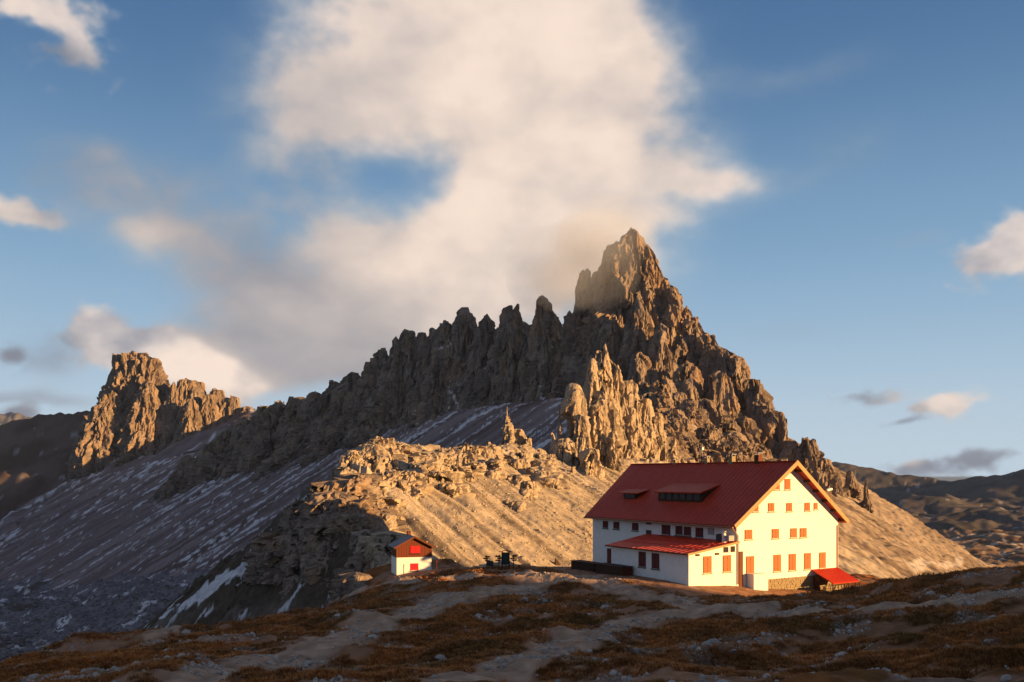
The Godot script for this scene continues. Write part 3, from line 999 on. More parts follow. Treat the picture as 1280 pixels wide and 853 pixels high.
func build_rocks() -> void:
	var big := {"nh": 140, "nv": 150, "pe": 1.0}
	var mid := {"nh": 95, "nv": 96, "pe": 0.95}
	var sml := {"nh": 60, "nv": 60}
	var sn := {"nh": 95, "nv": 96, "pe": 0.95, "snow": 0.12}
	rock_group("mountain", "rock_tower", [
		[792, 283, 1150, 600, 112, 9, {"nh": 220, "nv": 260, "pe": 1.12}],
		[779, 295, 1158, 560, 74, 8, {"nh": 120, "nv": 120, "pe": 1.0}], [766, 308, 1162, 560, 66, 7, mid], [757, 326, 1166, 560, 64, 8, mid], [747, 346, 1170, 560, 58, 8, mid], [808, 308, 1145, 600, 76, 7, big], [838, 358, 1120, 600, 62, 7, big], [862, 398, 1100, 600, 56, 8, mid], [884, 418, 1078, 600, 54, 8, mid], [908, 436, 1055, 600, 52, 8, mid],
		[734, 332, 1180, 560, 44, 5, {"nh": 100, "nv": 100, "pe": 1.05}],
		[712, 392, 1180, 560, 36, 6, sn],
		[824, 338, 1135, 600, 70, 5, big],
		[850, 385, 1110, 600, 55, 7, big],
		[872, 409, 1090, 600, 52, 6, big],
		[893, 424, 1070, 600, 50, 6, big],
		[921, 442, 1040, 600, 50, 6, big],
		[942, 474, 1010, 610, 42, 6, mid],
		[960, 505, 985, 610, 34, 6, mid],
		[977, 512, 965, 600, 13, 3, sml],
		[992, 548, 960, 620, 26, 6, mid],
		[1012, 546, 940, 640, 28, 8, mid],
		[1030, 572, 925, 650, 22, 5, mid],
		[1062, 590, 945, 640, 9, 2, sml],
		[1083, 600, 925, 650, 9, 2, sml],
		[1050, 596, 925, 650, 16, 4, sml],
		# buttresses in front of the summit
		[800, 362, 1075, 600, 52, 3, big],
		[826, 410, 1050, 600, 44, 4, big],
		[765, 400, 1090, 600, 48, 4, big],
		[748, 436, 1060, 590, 40, 4, mid],
		[735, 455, 1060, 590, 40, 6, sn],
		[858, 455, 1010, 600, 48, 8, big],
		[900, 466, 985, 610, 40, 8, big],
		[880, 500, 960, 620, 40, 8, big],
		[930, 520, 950, 620, 36, 6, big],
		[955, 560, 900, 640, 30, 5, mid],
		[900, 560, 890, 620, 30, 5, mid],
		[862, 478, 975, 640, 44, 6, big], [842, 505, 930, 640, 36, 6, mid], [898, 515, 915, 650, 40, 7, big], [925, 540, 890, 650, 38, 6, mid], [874, 538, 880, 640, 36, 6, mid],
		[950, 552, 885, 650, 32, 6, mid], [975, 574, 880, 650, 28, 5, mid], [912, 562, 860, 650, 30, 5, mid], [1000, 582, 885, 650, 24, 4, mid], [845, 545, 870, 640, 30, 5, sn],
		[700, 470, 1120, 590, 40, 6, sn], [722, 462, 1110, 590, 36, 5, mid], [775, 470, 1040, 600, 40, 5, mid], [800, 440, 1030, 600, 40, 4, mid],
		# the row of towers to the left
		[678, 373, 1200, 560, 52, 5.6, mid],
		[696, 396, 1195, 560, 48, 4.8, sn],
		[662, 420, 1190, 560, 38, 4.0, mid],
		[640, 382, 1220, 560, 44, 5.6, mid],
		[655, 402, 1215, 560, 35, 4.0, mid],
		[609, 391, 1240, 560, 35, 4.0, mid],
		[622, 430, 1215, 560, 40, 4.0, sn],
		[577, 386, 1265, 570, 50, 7.2, mid],
		[590, 420, 1250, 570, 48, 4.8, sn],
		[557, 402, 1270, 570, 44, 4.0, sn],
		[544, 411, 1280, 575, 40, 4.0, sn],
		[511, 409, 1310, 580, 50, 6.4, mid],
		[528, 420, 1300, 580, 48, 4.8, mid],
		[495, 421, 1320, 580, 38, 2.4, mid],
		[482, 435, 1335, 590, 50, 4.0, mid],
		[463, 451, 1350, 600, 52, 4.8, mid],
		[440, 466, 1380, 610, 60, 5.6, mid],
		[418, 478, 1410, 610, 56, 5.6, mid],
		[396, 490, 1440, 615, 56, 6.4, mid],
		[372, 497, 1470, 620, 52, 6.4, mid],
		[350, 501, 1500, 620, 50, 6.4, mid],
		[330, 508, 1530, 620, 48, 5.6, mid],
		[308, 522, 1560, 620, 48, 5.6, mid],
		[285, 540, 1570, 630, 48, 5.6, mid],
		[262, 556, 1580, 640, 44, 6.4, mid],
		[238, 572, 1590, 640, 40, 6.4, mid],
		[470, 500, 1290, 600, 48, 4.8, mid],
		[540, 470, 1250, 575, 48, 4.0, sn],
		[430, 520, 1340, 610, 56, 6.4, mid],
		[380, 545, 1390, 620, 56, 8.0, mid]], M.rock)
	var f1 := {"nh": 120, "nv": 140, "unit": 0.85, "pe": 1.4, "layer": 14.0}
	var f2 := {"nh": 80, "nv": 80, "unit": 1.0, "pe": 1.0}
	rock_group("far_mountain", "rock_tower", [
		[162, 444, 2520, 600, 66, 28, f1], [184, 450, 2500, 600, 58, 26, f1], [172, 446, 2510, 600, 60, 30, f1], [150, 462, 2600, 600, 56, 18, f1], [186, 478, 2400, 600, 40, 9, f2], [204, 472, 2480, 600, 30, 8, f2],
		[234, 473, 2420, 600, 42, 10, f2], [217, 480, 2400, 600, 24, 4, f2], [248, 476, 2500, 600, 40, 8, f2], [272, 486, 2480, 600, 34, 8, f2], [262, 494, 2380, 600, 30, 6, f2],
		[290, 496, 2420, 600, 36, 10, f2], [308, 510, 2400, 600, 30, 8, f2], [326, 520, 2350, 600, 34, 10, f2], [345, 528, 2300, 600, 34, 10, f2], [140, 492, 2420, 600, 40, 10, f2], [240, 500, 2340, 610, 30, 6, f2]], M.rock)
	var w := {"nh": 110, "nv": 90, "unit": 0.28, "layer": 2.2, "pale": 0.9}
	var w2 := {"nh": 60, "nv": 50, "unit": 0.22, "layer": 1.6, "pale": 0.9}
	var dk := {"nh": 70, "nv": 70, "unit": 0.25, "layer": 1.6, "pale": 0.0, "snow": 0.0}  # dark copy of the ridge rock, coloured for its shaded flank
	rock_group("rocky_ridge", "rock_pinnacle", [
		[757, 428, 224, 610, 25.3, 3.2, w], [772, 452, 227, 620, 27.6, 6.0, w], [785, 478, 229, 620, 27.6, 8.0, w], [800, 500, 232, 625, 27.6, 8.0, w], [818, 516, 232, 630, 27.6, 10.0, w], [834, 548, 234, 640, 25.3, 8.0, w], [852, 574, 235, 650, 23.0, 8.0, w],
		[742, 452, 212, 620, 21.8, 6.0, w], [748, 500, 207, 630, 23.0, 8.0, w], [716, 480, 203, 620, 20.7, 5.0, w], [726, 520, 199, 630, 23.0, 8.0, w], [738, 560, 193, 640, 23.0, 8.0, w],
		[699, 505, 203, 610, 7, 1.0, w2], [690, 541, 200, 615, 10, 2.5, w2], [705, 548, 198, 620, 16.1, 6.0, w], [765, 540, 205, 640, 23.0, 8.0, w], [715, 585, 189, 640, 18.4, 8.0, w],
		[634, 508, 199, 566, 7, 1.4, w2], [628, 536, 199, 570, 9, 3, w2], [648, 537, 200, 580, 10, 3.5, w2], [662, 547, 199, 590, 11, 4, w2], [676, 562, 198, 600, 12, 4, w2], [610, 552, 195, 580, 12, 5, w2],
		# broken edge of the knoll
		[440, 561, 154, 610, 12, 4, w2], [452, 564, 156, 600, 12, 5, w2], [430, 570, 154, 640, 14, 5, w2], [466, 556, 161, 590, 14, 5, w2], [484, 548, 168, 580, 16, 6, w2], [510, 556, 173, 580, 16, 6, w2], [540, 562, 177, 585, 16, 7, w2],
		[560, 590, 171, 620, 12, 6, w2], [520, 590, 166, 620, 12, 6, w2], [500, 605, 161, 640, 12, 5, w2], [462, 640, 154, 690, 12, 4, w2], [585, 566, 183, 590, 12, 5, w2],
		[418, 584, 156, 660, 14, 5, dk], [404, 600, 159, 670, 14, 5, dk], [390, 622, 159, 690, 14, 6, dk], [376, 636, 159, 690, 14, 6, dk], [360, 644, 161, 690, 12, 6, dk], [348, 654, 163, 700, 10, 5, dk],
		[430, 620, 151, 690, 16, 6, dk], [412, 640, 151, 710, 16, 6, dk], [440, 655, 146, 720, 16, 6, dk], [398, 660, 152, 710, 14, 6, dk]], M.near_rock)

func outcrops() -> void:
	# broken rock standing out of the ridge: shade coloured into the dark flank cliffs, sunlight into the pale crest blocks
	var r := RandomNumberGenerator.new()
	r.seed = 64
	var spots := []
	for k in 26:
		spots.append([r.randf_range(350.0, 470.0), r.randf_range(650.0, 730.0), r.randf_range(0.5, 1.6), r.randf_range(0.6, 1.5), 0.0])
	for k in 34:
		var t := r.randf()
		var u := lerpf(350.0, 462.0, t) + r.randf_range(-16, 16)
		var v := lerpf(680.0, 620.0, t) + r.randf_range(-22, 30)
		spots.append([u, v, r.randf_range(1.2, 3.6), r.randf_range(1.2, 2.8), 0.0])
	for k in 90:
		var u := r.randf_range(448.0, 690.0)
		var top := 566.0 + 8.0 * sin(u * 0.05)
		var v := top + absf(r.randfn()) * 26.0
		spots.append([u, v, r.randf_range(0.6, 2.0), r.randf_range(0.8, 2.0), 0.9])
	var wall := []
	for k in 64:
		var u := r.randf_range(795.0, 1010.0)
		var v := lerpf(480.0, 592.0, clampf((u - 800.0) / 150.0, 0.0, 1.0)) + r.randf_range(-4.0, 70.0)
		if v < 596.0 and on_ground(u, v, 1400.0).z < -262.0:
			wall.append([u, v])
	for k in 14:
		spots.append([r.randf_range(455.0, 500.0), r.randf_range(600.0, 700.0), r.randf_range(0.8, 2.0), r.randf_range(0.8, 1.8), 0.8])
	var res := []
	res.resize(spots.size())
	var job := func(i: int) -> void:
		var q = spots[i]
		var p := on_ground(q[0], q[1])
		var lean := Vector3(0, q[2], -q[3] * 0.6)
		res[i] = rock_arrays({"top": p + lean, "base": p.y - 3.0, "rb": q[3] * 1.5, "rt": q[3] * 0.45, "seed": i * 7.3, "nh": 32, "nv": 36, "unit": 0.26, "layer": 1.3, "pale": q[4], "pe": 0.7})
	share(job, spots.size())
	var res2 := []
	res2.resize(wall.size())
	var job2 := func(i: int) -> void:
		var p := on_ground(wall[i][0], wall[i][1], 1400.0)
		var far := -p.z / FOC
		var foot := minf(p.y, land(p.x, -p.z + far * 14.0).x) - far * 40.0
		foot = minf(foot, minf(land(p.x - far * 26.0, -p.z + far * 14.0).x, land(p.x + far * 26.0, -p.z + far * 14.0).x) - far * 8.0)
		res2[i] = rock_arrays({"top": p + Vector3(0, far * (14.0 + 20.0 * fmod(i * 0.37, 1.0)), -far * 14.0), "base": foot, "rb": far * (22.0 + 14.0 * fmod(i * 0.61, 1.0)), "rt": far * 2.5, "seed": i * 5.1 + 300.0, "nh": 70, "nv": 70, "unit": maxf(0.3, far), "pe": 0.8})
	share(job2, wall.size())
	for a in res2:
		structure("rock_tower", array_mesh(a[0], PackedVector3Array(), a[2], a[3]), M.rock, get_node("mountain"))
	var root := get_node("rocky_ridge")
	for a in res:
		structure("rock_outcrop", array_mesh(a[0], PackedVector3Array(), a[2], a[3]), M.near_rock, root)

# ------------------------------------------------------------------ the cloud that clings to the summit
func build_mist() -> void:
	var fm := FogMaterial.new()
	fm.density = 0.0021
	fm.albedo = Color(0.90, 0.94, 1.0)
	var r := RandomNumberGenerator.new()
	r.seed = 12
	for i in 14:
		var t := i / 13.0
		var far := 1080.0 + 190.0 * r.randf()
		var big := r.randf_range(60.0, 150.0)
		var q := [lerpf(690.0, 764.0, t) + r.randf_range(-14, 14), lerpf(365.0, 292.0, t) + r.randf_range(-16, 16), far, big, big * r.randf_range(0.6, 1.0)]
		var f := FogVolume.new()
		f.name = numbered("cloud")
		f.shape = RenderingServer.FOG_VOLUME_SHAPE_ELLIPSOID
		f.size = Vector3(q[3], q[4], q[3] * 0.7)
		f.material = fm
		add_child(f)
		f.position = at(q[0], q[1], q[2])
		f.set_meta("kind", "stuff")
		f.set_meta("label", "thin cream cloud clinging to the ridge left of the summit")
		f.set_meta("category", "cloud")

# ------------------------------------------------------------------ small helpers for built things
var counts := {}

func numbered(called: String) -> String:
	var n: int = counts.get(called, 0)
	counts[called] = n + 1
	return called if n == 0 else "%s_%03d" % [called, n]

func thing(called: String, label: String, category: String, where: Vector3, turn := 0.0, group := "") -> Node3D:
	var o := Node3D.new()
	o.name = numbered(called)
	add_child(o)
	o.position = where
	o.rotation.y = turn
	o.set_meta("label", label)
	o.set_meta("category", category)
	if group:
		o.set_meta("group", group)
	return o

func part(called: String, mesh: Mesh, m: Material, parent: Node, where := Vector3.ZERO, rot := Vector3.ZERO) -> MeshInstance3D:
	var o := MeshInstance3D.new()
	o.name = called
	o.mesh = mesh
	o.material_override = m
	parent.add_child(o, true)
	o.position = where
	o.rotation = rot
	return o

func poly_mesh(ps: PackedVector3Array, faces: Array) -> ArrayMesh:
	var st := PackedVector3Array()
	for f in faces:
		for k in range(1, f.size() - 1):
			st.append_array([ps[f[0]], ps[f[k]], ps[f[k + 1]]])
	return tri_mesh(st)

func tri_mesh(tris: PackedVector3Array) -> ArrayMesh:
	var arr := []
	arr.resize(Mesh.ARRAY_MAX)
	arr[Mesh.ARRAY_VERTEX] = tris
	var ne := PackedVector3Array()
	ne.resize(tris.size())
	for i in tris.size() / 3:
		var n := (tris[i * 3 + 2] - tris[i * 3]).cross(tris[i * 3 + 1] - tris[i * 3]).normalized()
		ne[i * 3] = n
		ne[i * 3 + 1] = n
		ne[i * 3 + 2] = n
	arr[Mesh.ARRAY_NORMAL] = ne
	var m := ArrayMesh.new()
	m.add_surface_from_arrays(Mesh.PRIMITIVE_TRIANGLES, arr)
	return m

func box_tris(lo: Vector3, hi: Vector3, c := 0.0) -> PackedVector3Array:
	# a box with chamfered edges: the convex hull of its shrunk faces
	var out := PackedVector3Array()
	var mid := (lo + hi) * 0.5
	var h := (hi - lo) * 0.5
	c = minf(c, minf(h.x, minf(h.y, h.z)) * 0.45)
	var face := func(a: Vector3, b: Vector3, n: Vector3) -> void:
		pass
	var quads := []
	for ax in 3:
		for s in [-1.0, 1.0]:
			var n := Vector3.ZERO
			n[ax] = s
			var b := (ax + 1) % 3
			var d := (ax + 2) % 3
			var q := []
			for k in [[-1, -1], [1, -1], [1, 1], [-1, 1]]:
				var p := Vector3.ZERO
				p[ax] = s * h[ax]
				p[b] = k[0] * (h[b] - c)
				p[d] = k[1] * (h[d] - c)
				q.append(p)
			quads.append([q, n])
	if c > 0.0:
		for ax in 3:
			var b := (ax + 1) % 3
			var d := (ax + 2) % 3
			for s1 in [-1.0, 1.0]:
				for s2 in [-1.0, 1.0]:
					var q := []
					for k in [[-1.0, 0], [1.0, 0], [1.0, 1], [-1.0, 1]]:
						var p := Vector3.ZERO
						p[ax] = k[0] * (h[ax] - c)
						p[b] = s1 * (h[b] if k[1] == 0 else h[b] - c)
						p[d] = s2 * (h[d] - c if k[1] == 0 else h[d])
						q.append(p)
					var n := Vector3.ZERO
					n[b] = s1
					n[d] = s2
					quads.append([q, n])
		for sx in [-1.0, 1.0]:
			for sy in [-1.0, 1.0]:
				for sz in [-1.0, 1.0]:
					quads.append([[Vector3(sx * h.x, sy * (h.y - c), sz * (h.z - c)), Vector3(sx * (h.x - c), sy * h.y, sz * (h.z - c)), Vector3(sx * (h.x - c), sy * (h.y - c), sz * h.z)], Vector3(sx, sy, sz)])
	for e in quads:
		var q: Array = e[0]
		var n: Vector3 = e[1]
		var cr: Vector3 = (q[2] - q[0]).cross(q[1] - q[0])
		if cr.dot(n) < 0.0:
			q.reverse()
		for k in range(1, q.size() - 1):
			out.append_array([q[0] + mid, q[k] + mid, q[k + 1] + mid])
	return out

func box(lo: Vector3, hi: Vector3, c := 0.015) -> ArrayMesh:
	return tri_mesh(box_tris(lo, hi, c))

func moved(t: PackedVector3Array, x: Transform3D) -> PackedVector3Array:
	return x * t

func bar(a: Vector3, b: Vector3, w: float, h: float) -> PackedVector3Array:
	# a square bar from a to b
	var l := (b - a).length()
	var z := (b - a) / l
	var up := Vector3.UP if absf(z.y) < 0.95 else Vector3.RIGHT
	var x := up.cross(z).normalized()
	var y := z.cross(x)
	return Transform3D(Basis(x, y, z), a) * box_tris(Vector3(-w * 0.5, -h * 0.5, 0), Vector3(w * 0.5, h * 0.5, l), minf(w, h) * 0.12)

func slab(q: Array, thick: float) -> ArrayMesh:
	# a sheet with four corners (top face, clockwise from above or not) and a thickness downwards along its normal
	var n: Vector3 = ((q[2] as Vector3) - (q[0] as Vector3)).cross((q[1] as Vector3) - (q[0] as Vector3)).normalized()
	if n.y < 0.0:
		n = -n
	var ps := PackedVector3Array()
	for p in q:
		ps.append(p)
	for p in q:
		ps.append((p as Vector3) - n * thick)
	var t := PackedVector3Array()
	var mid := Vector3.ZERO
	for p in ps:
		mid += p / 8.0
	for f in [[0, 1, 2, 3], [4, 5, 6, 7], [0, 1, 5, 4], [1, 2, 6, 5], [2, 3, 7, 6], [3, 0, 4, 7]]:
		var a := ps[f[0]]
		var b := ps[f[1]]
		var c := ps[f[2]]
		var d := ps[f[3]]
		if (c - a).cross(b - a).dot((a + c) * 0.5 - mid) < 0.0:
			t.append_array([a, d, c, a, c, b])
		else:
			t.append_array([a, b, c, a, c, d])
	return tri_mesh(t)

func tube(pts: Array, r: float, n := 10) -> ArrayMesh:
	var t := PackedVector3Array()
	var rings := []
	for i in pts.size():
		var dir: Vector3 = ((pts[mini(i + 1, pts.size() - 1)] as Vector3) - (pts[maxi(i - 1, 0)] as Vector3)).normalized()
		var up := Vector3.UP if absf(dir.y) < 0.9 else Vector3.RIGHT
		var x := up.cross(dir).normalized()
		var y := dir.cross(x)
		var ring := []
		for k in n:
			ring.append((pts[i] as Vector3) + (x * cos(TAU * k / n) + y * sin(TAU * k / n)) * r)
		rings.append(ring)
	for i in rings.size() - 1:
		for k in n:
			var a: Vector3 = rings[i][k]
			var b: Vector3 = rings[i][(k + 1) % n]
			var c: Vector3 = rings[i + 1][(k + 1) % n]
			var d: Vector3 = rings[i + 1][k]
			t.append_array([a, d, c, a, c, b])
	for e in [rings[0], rings[-1]]:
		for k in range(1, n - 1):
			t.append_array([e[0], e[k], e[k + 1]])
	return tri_mesh(t)

# ------------------------------------------------------------------ the hut
# its own axes: x along the sunlit gable to the right, z out of the gable, y up; the near left corner is the origin
func shutter_window(parent: Node, x0: float, x1: float, y0: float, y1: float, z: float, m: Material, turn := 0.0, off := Vector3.ZERO, leaves := 2, called := "window") -> void:
	# a window closed by wooden shutters: frame, leaves of boards, sill
	var w := Node3D.new()
	w.name = called
	parent.add_child(w, true)
	w.rotation.y = turn
	w.position = off
	var fr := box_tris(Vector3(x0 - 0.07, y0 - 0.05, z - 0.02), Vector3(x0, y1 + 0.07, z + 0.03), 0.01)
	fr.append_array(box_tris(Vector3(x1, y0 - 0.05, z - 0.02), Vector3(x1 + 0.07, y1 + 0.07, z + 0.03), 0.01))
	fr.append_array(box_tris(Vector3(x0, y1 + 0.003, z - 0.02), Vector3(x1, y1 + 0.07, z + 0.03), 0.01))
	part("frame", tri_mesh(fr), m, w)
	part("sill", box(Vector3(x0 - 0.12, y0 - 0.13, z - 0.02), Vector3(x1 + 0.12, y0 - 0.055, z + 0.14)), M.verge_wood if m == M.shutter else M.dark_wood, w)
	var n := 3
	for l in leaves:
		var a := lerpf(x0, x1, float(l) / leaves) + 0.012
		var b := lerpf(x0, x1, float(l + 1) / leaves) - 0.012
		var t := PackedVector3Array()
		for k in n:
			t.append_array(box_tris(Vector3(lerpf(a, b, float(k) / n) + 0.004, y0, z + 0.02), Vector3(lerpf(a, b, float(k + 1) / n) - 0.004, y1, z + 0.055), 0.008))
		for yy in [lerpf(y0, y1, 0.15), lerpf(y0, y1, 0.85)]:
			t.append_array(box_tris(Vector3(a + 0.02, yy - 0.05, z + 0.057), Vector3(b - 0.02, yy + 0.05, z + 0.08), 0.008))
		part("shutter", tri_mesh(t), m, w)

func dark_window(parent: Node, x0: float, x1: float, y0: float, y1: float, z: float, turn := 0.0, off := Vector3.ZERO) -> void:
	var w := Node3D.new()
	w.name = "window"
	parent.add_child(w, true)
	w.rotation.y = turn
	w.position = off
	var f := PackedVector3Array()
	f.append_array(box_tris(Vector3(x0, y0, z - 0.02), Vector3(x0 + 0.06, y1, z + 0.04), 0.01))
	f.append_array(box_tris(Vector3(x1 - 0.06, y0, z - 0.02), Vector3(x1, y1, z + 0.04), 0.01))
	f.append_array(box_tris(Vector3(x0 + 0.06, y0, z - 0.02), Vector3(x1 - 0.06, y0 + 0.06, z + 0.04), 0.01))
	f.append_array(box_tris(Vector3(x0 + 0.06, y1 - 0.06, z - 0.02), Vector3(x1 - 0.06, y1, z + 0.04), 0.01))
	part("frame", tri_mesh(f), M.brown_wood, w)
	part("pane", box(Vector3(x0 + 0.06, y0 + 0.06, z - 0.01), Vector3(x1 - 0.06, y1 - 0.06, z + 0.01), 0.0), M.glass_dark, w)

func build_hut() -> void:
	var t := thing("mountain_hut", "large white mountain hut with dark red gabled roof and closed orange shutters", "hut", Vector3(21.97, 0, -86.0), deg_to_rad(31.0))
	var W := 14.9
	var L := 23.7
	var RY := 12.1
	var P := 0.754
	var ye := RY - 0.26 - P * W * 0.5     # underside of the roof at the walls
	# walls: one shell, five-sided gables, standing 3 m into the ground
	var g := [Vector2(0, -3), Vector2(W, -3), Vector2(W, ye), Vector2(W * 0.5, ye + P * W * 0.5), Vector2(0, ye)]
	var ps := PackedVector3Array()
	for q in g:
		ps.append(Vector3(q.x, q.y, 0))
	for q in g:
		ps.append(Vector3(q.x, q.y, -L))
	part("wall", poly_mesh(ps, [[4, 3, 2, 1, 0], [5, 6, 7, 8, 9], [0, 5, 9, 4], [1, 2, 7, 6], [2, 3, 8, 7], [4, 9, 8, 3]]), M.plaster, t)
	# the roof: two slabs, the ridge reaching further out than the eaves
	var xe := 0.95
	var ze := RY - P * (W * 0.5 + xe)
	var rn := 1.0
	var rf := -L - 2.0
	var en := 0.6
	var ef := -L - 0.4
	var roof := part("roof", slab([Vector3(-xe, ze, en), Vector3(W * 0.5, RY, rn), Vector3(W * 0.5, RY, rf), Vector3(-xe, ze, ef)], 0.2), M.red_roof, t)
	part("roof_slope", slab([Vector3(W + xe, ze, en), Vector3(W * 0.5 + 0.002, RY - 0.002, rn), Vector3(W * 0.5 + 0.002, RY - 0.002, rf), Vector3(W + xe, ze, ef)], 0.2), M.red_roof, roof)
	# standing seams of the sheet metal, on both slopes
	for s in 2:
		var seams := PackedVector3Array()
		var z := 0.2
		while z > -L:
			var hx := -xe if s == 0 else W + xe
			var rx := W * 0.5 + (-0.15 if s == 0 else 0.15)
			seams.append_array(bar(Vector3(hx, ze + 0.008, z), Vector3(rx, RY - P * 0.15 + 0.008, z), 0.02, 0.03))
			z -= 0.62
		part("seam", tri_mesh(seams), M.red_roof, roof).set_meta("kind", "stuff")
	part("ridge_cap", tri_mesh(bar(Vector3(W * 0.5, RY + 0.03, rn), Vector3(W * 0.5, RY + 0.03, rf), 0.34, 0.08)), M.red_roof, roof)
	# verge boards of the near gable, rafters and purlins under the overhang
	for s in [-1.0, 1.0]:
		var lowx: float = W * 0.5 + s * (W * 0.5 + xe + 0.03)
		var v := slab([Vector3(lowx, ze + 0.10, en + 0.07), Vector3(W * 0.5, RY + 0.12, rn + 0.07), Vector3(W * 0.5, RY + 0.12, rn + 0.005), Vector3(lowx, ze + 0.10, en + 0.005)], 0.42)
		part("verge_board", v, M.verge_wood, t)
		for k in 6:
			var f := 0.1 + 0.18 * k
			var px: float = W * 0.5 + s * (W * 0.5 + 0.2) * f
			var py := RY - 0.42 - P * absf(px - W * 0.5)
			part("purlin", tri_mesh(bar(Vector3(px, py, -0.2), Vector3(px, py, lerpf(rn, en, f) - 0.08), 0.16, 0.22)), M.dark_wood, t)
	# gutter along the left eave and down the corners
	part("gutter", tube([Vector3(-xe - 0.06, ze - 0.16, en - 0.1), Vector3(-xe - 0.06, ze - 0.16, ef)], 0.09), M.copper, t)
	part("downpipe", tube([Vector3(-xe - 0.05, ze - 0.2, en - 0.2), Vector3(-0.5, ze - 0.5, 0.14), Vector3(0.1, ze - 1.0, 0.09), Vector3(0.1, 0.0, 0.09)], 0.05), M.copper, t)
	part("downpipe", tube([Vector3(W + 0.3, ze + 0.05, 0.2), Vector3(W - 0.22, ze - 0.45, 0.09), Vector3(W - 0.22, -1.9, 0.09)], 0.05), M.copper, t)
	# gable windows
	for q in [[5.22, 5.95, 9.25, 10.25], [6.74, 7.5, 9.25, 10.25], [2.19, 2.92, 7.08, 7.85], [4.37, 5.15, 7.05, 7.82], [6.99, 7.76, 7.02, 7.80], [9.69, 10.43, 7.0, 7.78], [11.1, 11.6, 7.15, 7.74],
		[1.13, 2.06, 4.37, 5.24], [4.9, 5.84, 4.33, 5.2], [7.57, 8.46, 4.31, 5.18], [8.99, 9.92, 4.29, 5.16],
		[1.31, 2.32, 1.0, 2.61], [5.14, 6.12, 0.98, 2.59], [7.35, 8.32, 0.96, 2.57], [9.64, 10.57, 0.96, 2.55], [11.93, 12.86, 0.95, 2.52]]:
		shutter_window(t, q[0], q[1], q[2], q[3], 0.0, M.shutter, 0.0, Vector3.ZERO, 1 if q[1] - q[0] < 0.6 else 2)
	# windows of the long shaded wall: its own axis runs from the far end to the corner
	for q in [[20.71, 21.61, 4.48, 5.22], [18.57, 19.56, 4.48, 5.22], [15.12, 16.12, 4.46, 5.24], [9.76, 11.02, 4.3, 5.27], [7.83, 8.81, 4.38, 5.24], [6.53, 7.52, 4.38, 5.22], [4.73, 5.73, 4.30, 5.22]]:
		shutter_window(t, -q[1], -q[0], q[2], q[3], 0.0, M.shutter_shaded, -PI / 2.0, Vector3.ZERO, 2)
	dark_window(t, -13.7, -12.8, 5.25, 5.7, 0.0, -PI / 2.0)
	dark_window(t, -13.7, -12.8, 4.2, 4.62, 0.0, -PI / 2.0)
	part("vent_plate", box(Vector3(-0.07, 4.67, -3.95), Vector3(0.0, 5.33, -3.1)), M.zinc, t)
	# the door and a pipe shaft by the corner, a stone plinth below the gable
	part("door", box(Vector3(0.28, -0.6, 0.0), Vector3(0.82, 3.2, 0.06)), M.brown_wood, t)
	stone_plinth(t, 3.2, W - 0.02, -2.9, 0.26, 0.0)
	# dormers
	long_dormer(t, 6.8, 13.7, 8.2, RY, P)
	small_dormer(t, 17.6, 20.4, RY, P)
	# chimneys on the ridge
	for q in [[4.24, 0.62, 0.75, "dark"], [8.09, 0.6, 0.7, "pale"], [11.95, 0.45, 0.55, "pale"], [17.3, 0.4, 0.45, "pale"]]:
		var c := Node3D.new()
		c.name = "chimney"
		t.add_child(c, true)
		c.position = Vector3(W * 0.5, RY - 0.35, -q[0])
		var hw: float = q[1] * 0.5
		var ch: float = q[2] + 0.35
		part("shaft", box(Vector3(-hw, 0, -hw), Vector3(hw, ch, hw), 0.03), M.brown_wood if q[3] == "dark" else M.stone, c)
		part("cap", box(Vector3(-hw - 0.08, ch + 0.16, -hw - 0.08), Vector3(hw + 0.08, ch + 0.24, hw + 0.08), 0.02), M.zinc, c)
		for e in [[-1, -1], [1, -1], [1, 1], [-1, 1]]:
			part("cap_leg", box(Vector3(e[0] * hw * 0.8 - 0.04, ch, e[1] * hw * 0.8 - 0.04), Vector3(e[0] * hw * 0.8 + 0.04, ch + 0.16, e[1] * hw * 0.8 + 0.04), 0.01), M.zinc, c)
	var an := Node3D.new()
	an.name = "antenna"
	t.add_child(an, true)
	an.position = Vector3(W * 0.5 - 0.1, RY, -12.6)
	part("mast", tube([Vector3(0, -0.3, 0), Vector3(0, 2.2, 0)], 0.03, 8), M.zinc, an)
	for y in [1.2, 1.45, 1.9]:
		part("rod", tube([Vector3(-0.35, y, 0), Vector3(0.35, y, 0)], 0.018, 6), M.zinc, an)
	part("radio_box", box(Vector3(-0.14, 1.5, -0.1), Vector3(0.14, 1.78, 0.1)), M.white_metal, an)
	# white floodlight on the right roof edge
	var fl := Node3D.new()
	fl.name = "floodlight"
	t.add_child(fl, true)
	fl.position = Vector3(W - 2.2, RY - P * (W * 0.5 - 2.2), en + 0.2)
	part("pole", tube([Vector3(0, -0.2, 0), Vector3(0, 1.0, 0)], 0.05, 8), M.verge_wood, fl)
	part("head", box(Vector3(-0.5, 0.95, -0.12), Vector3(0.35, 1.2, 0.18), 0.05), M.white_metal, fl, Vector3.ZERO, Vector3(0, 0, 0.18))
	extension(t)
	awning(t)

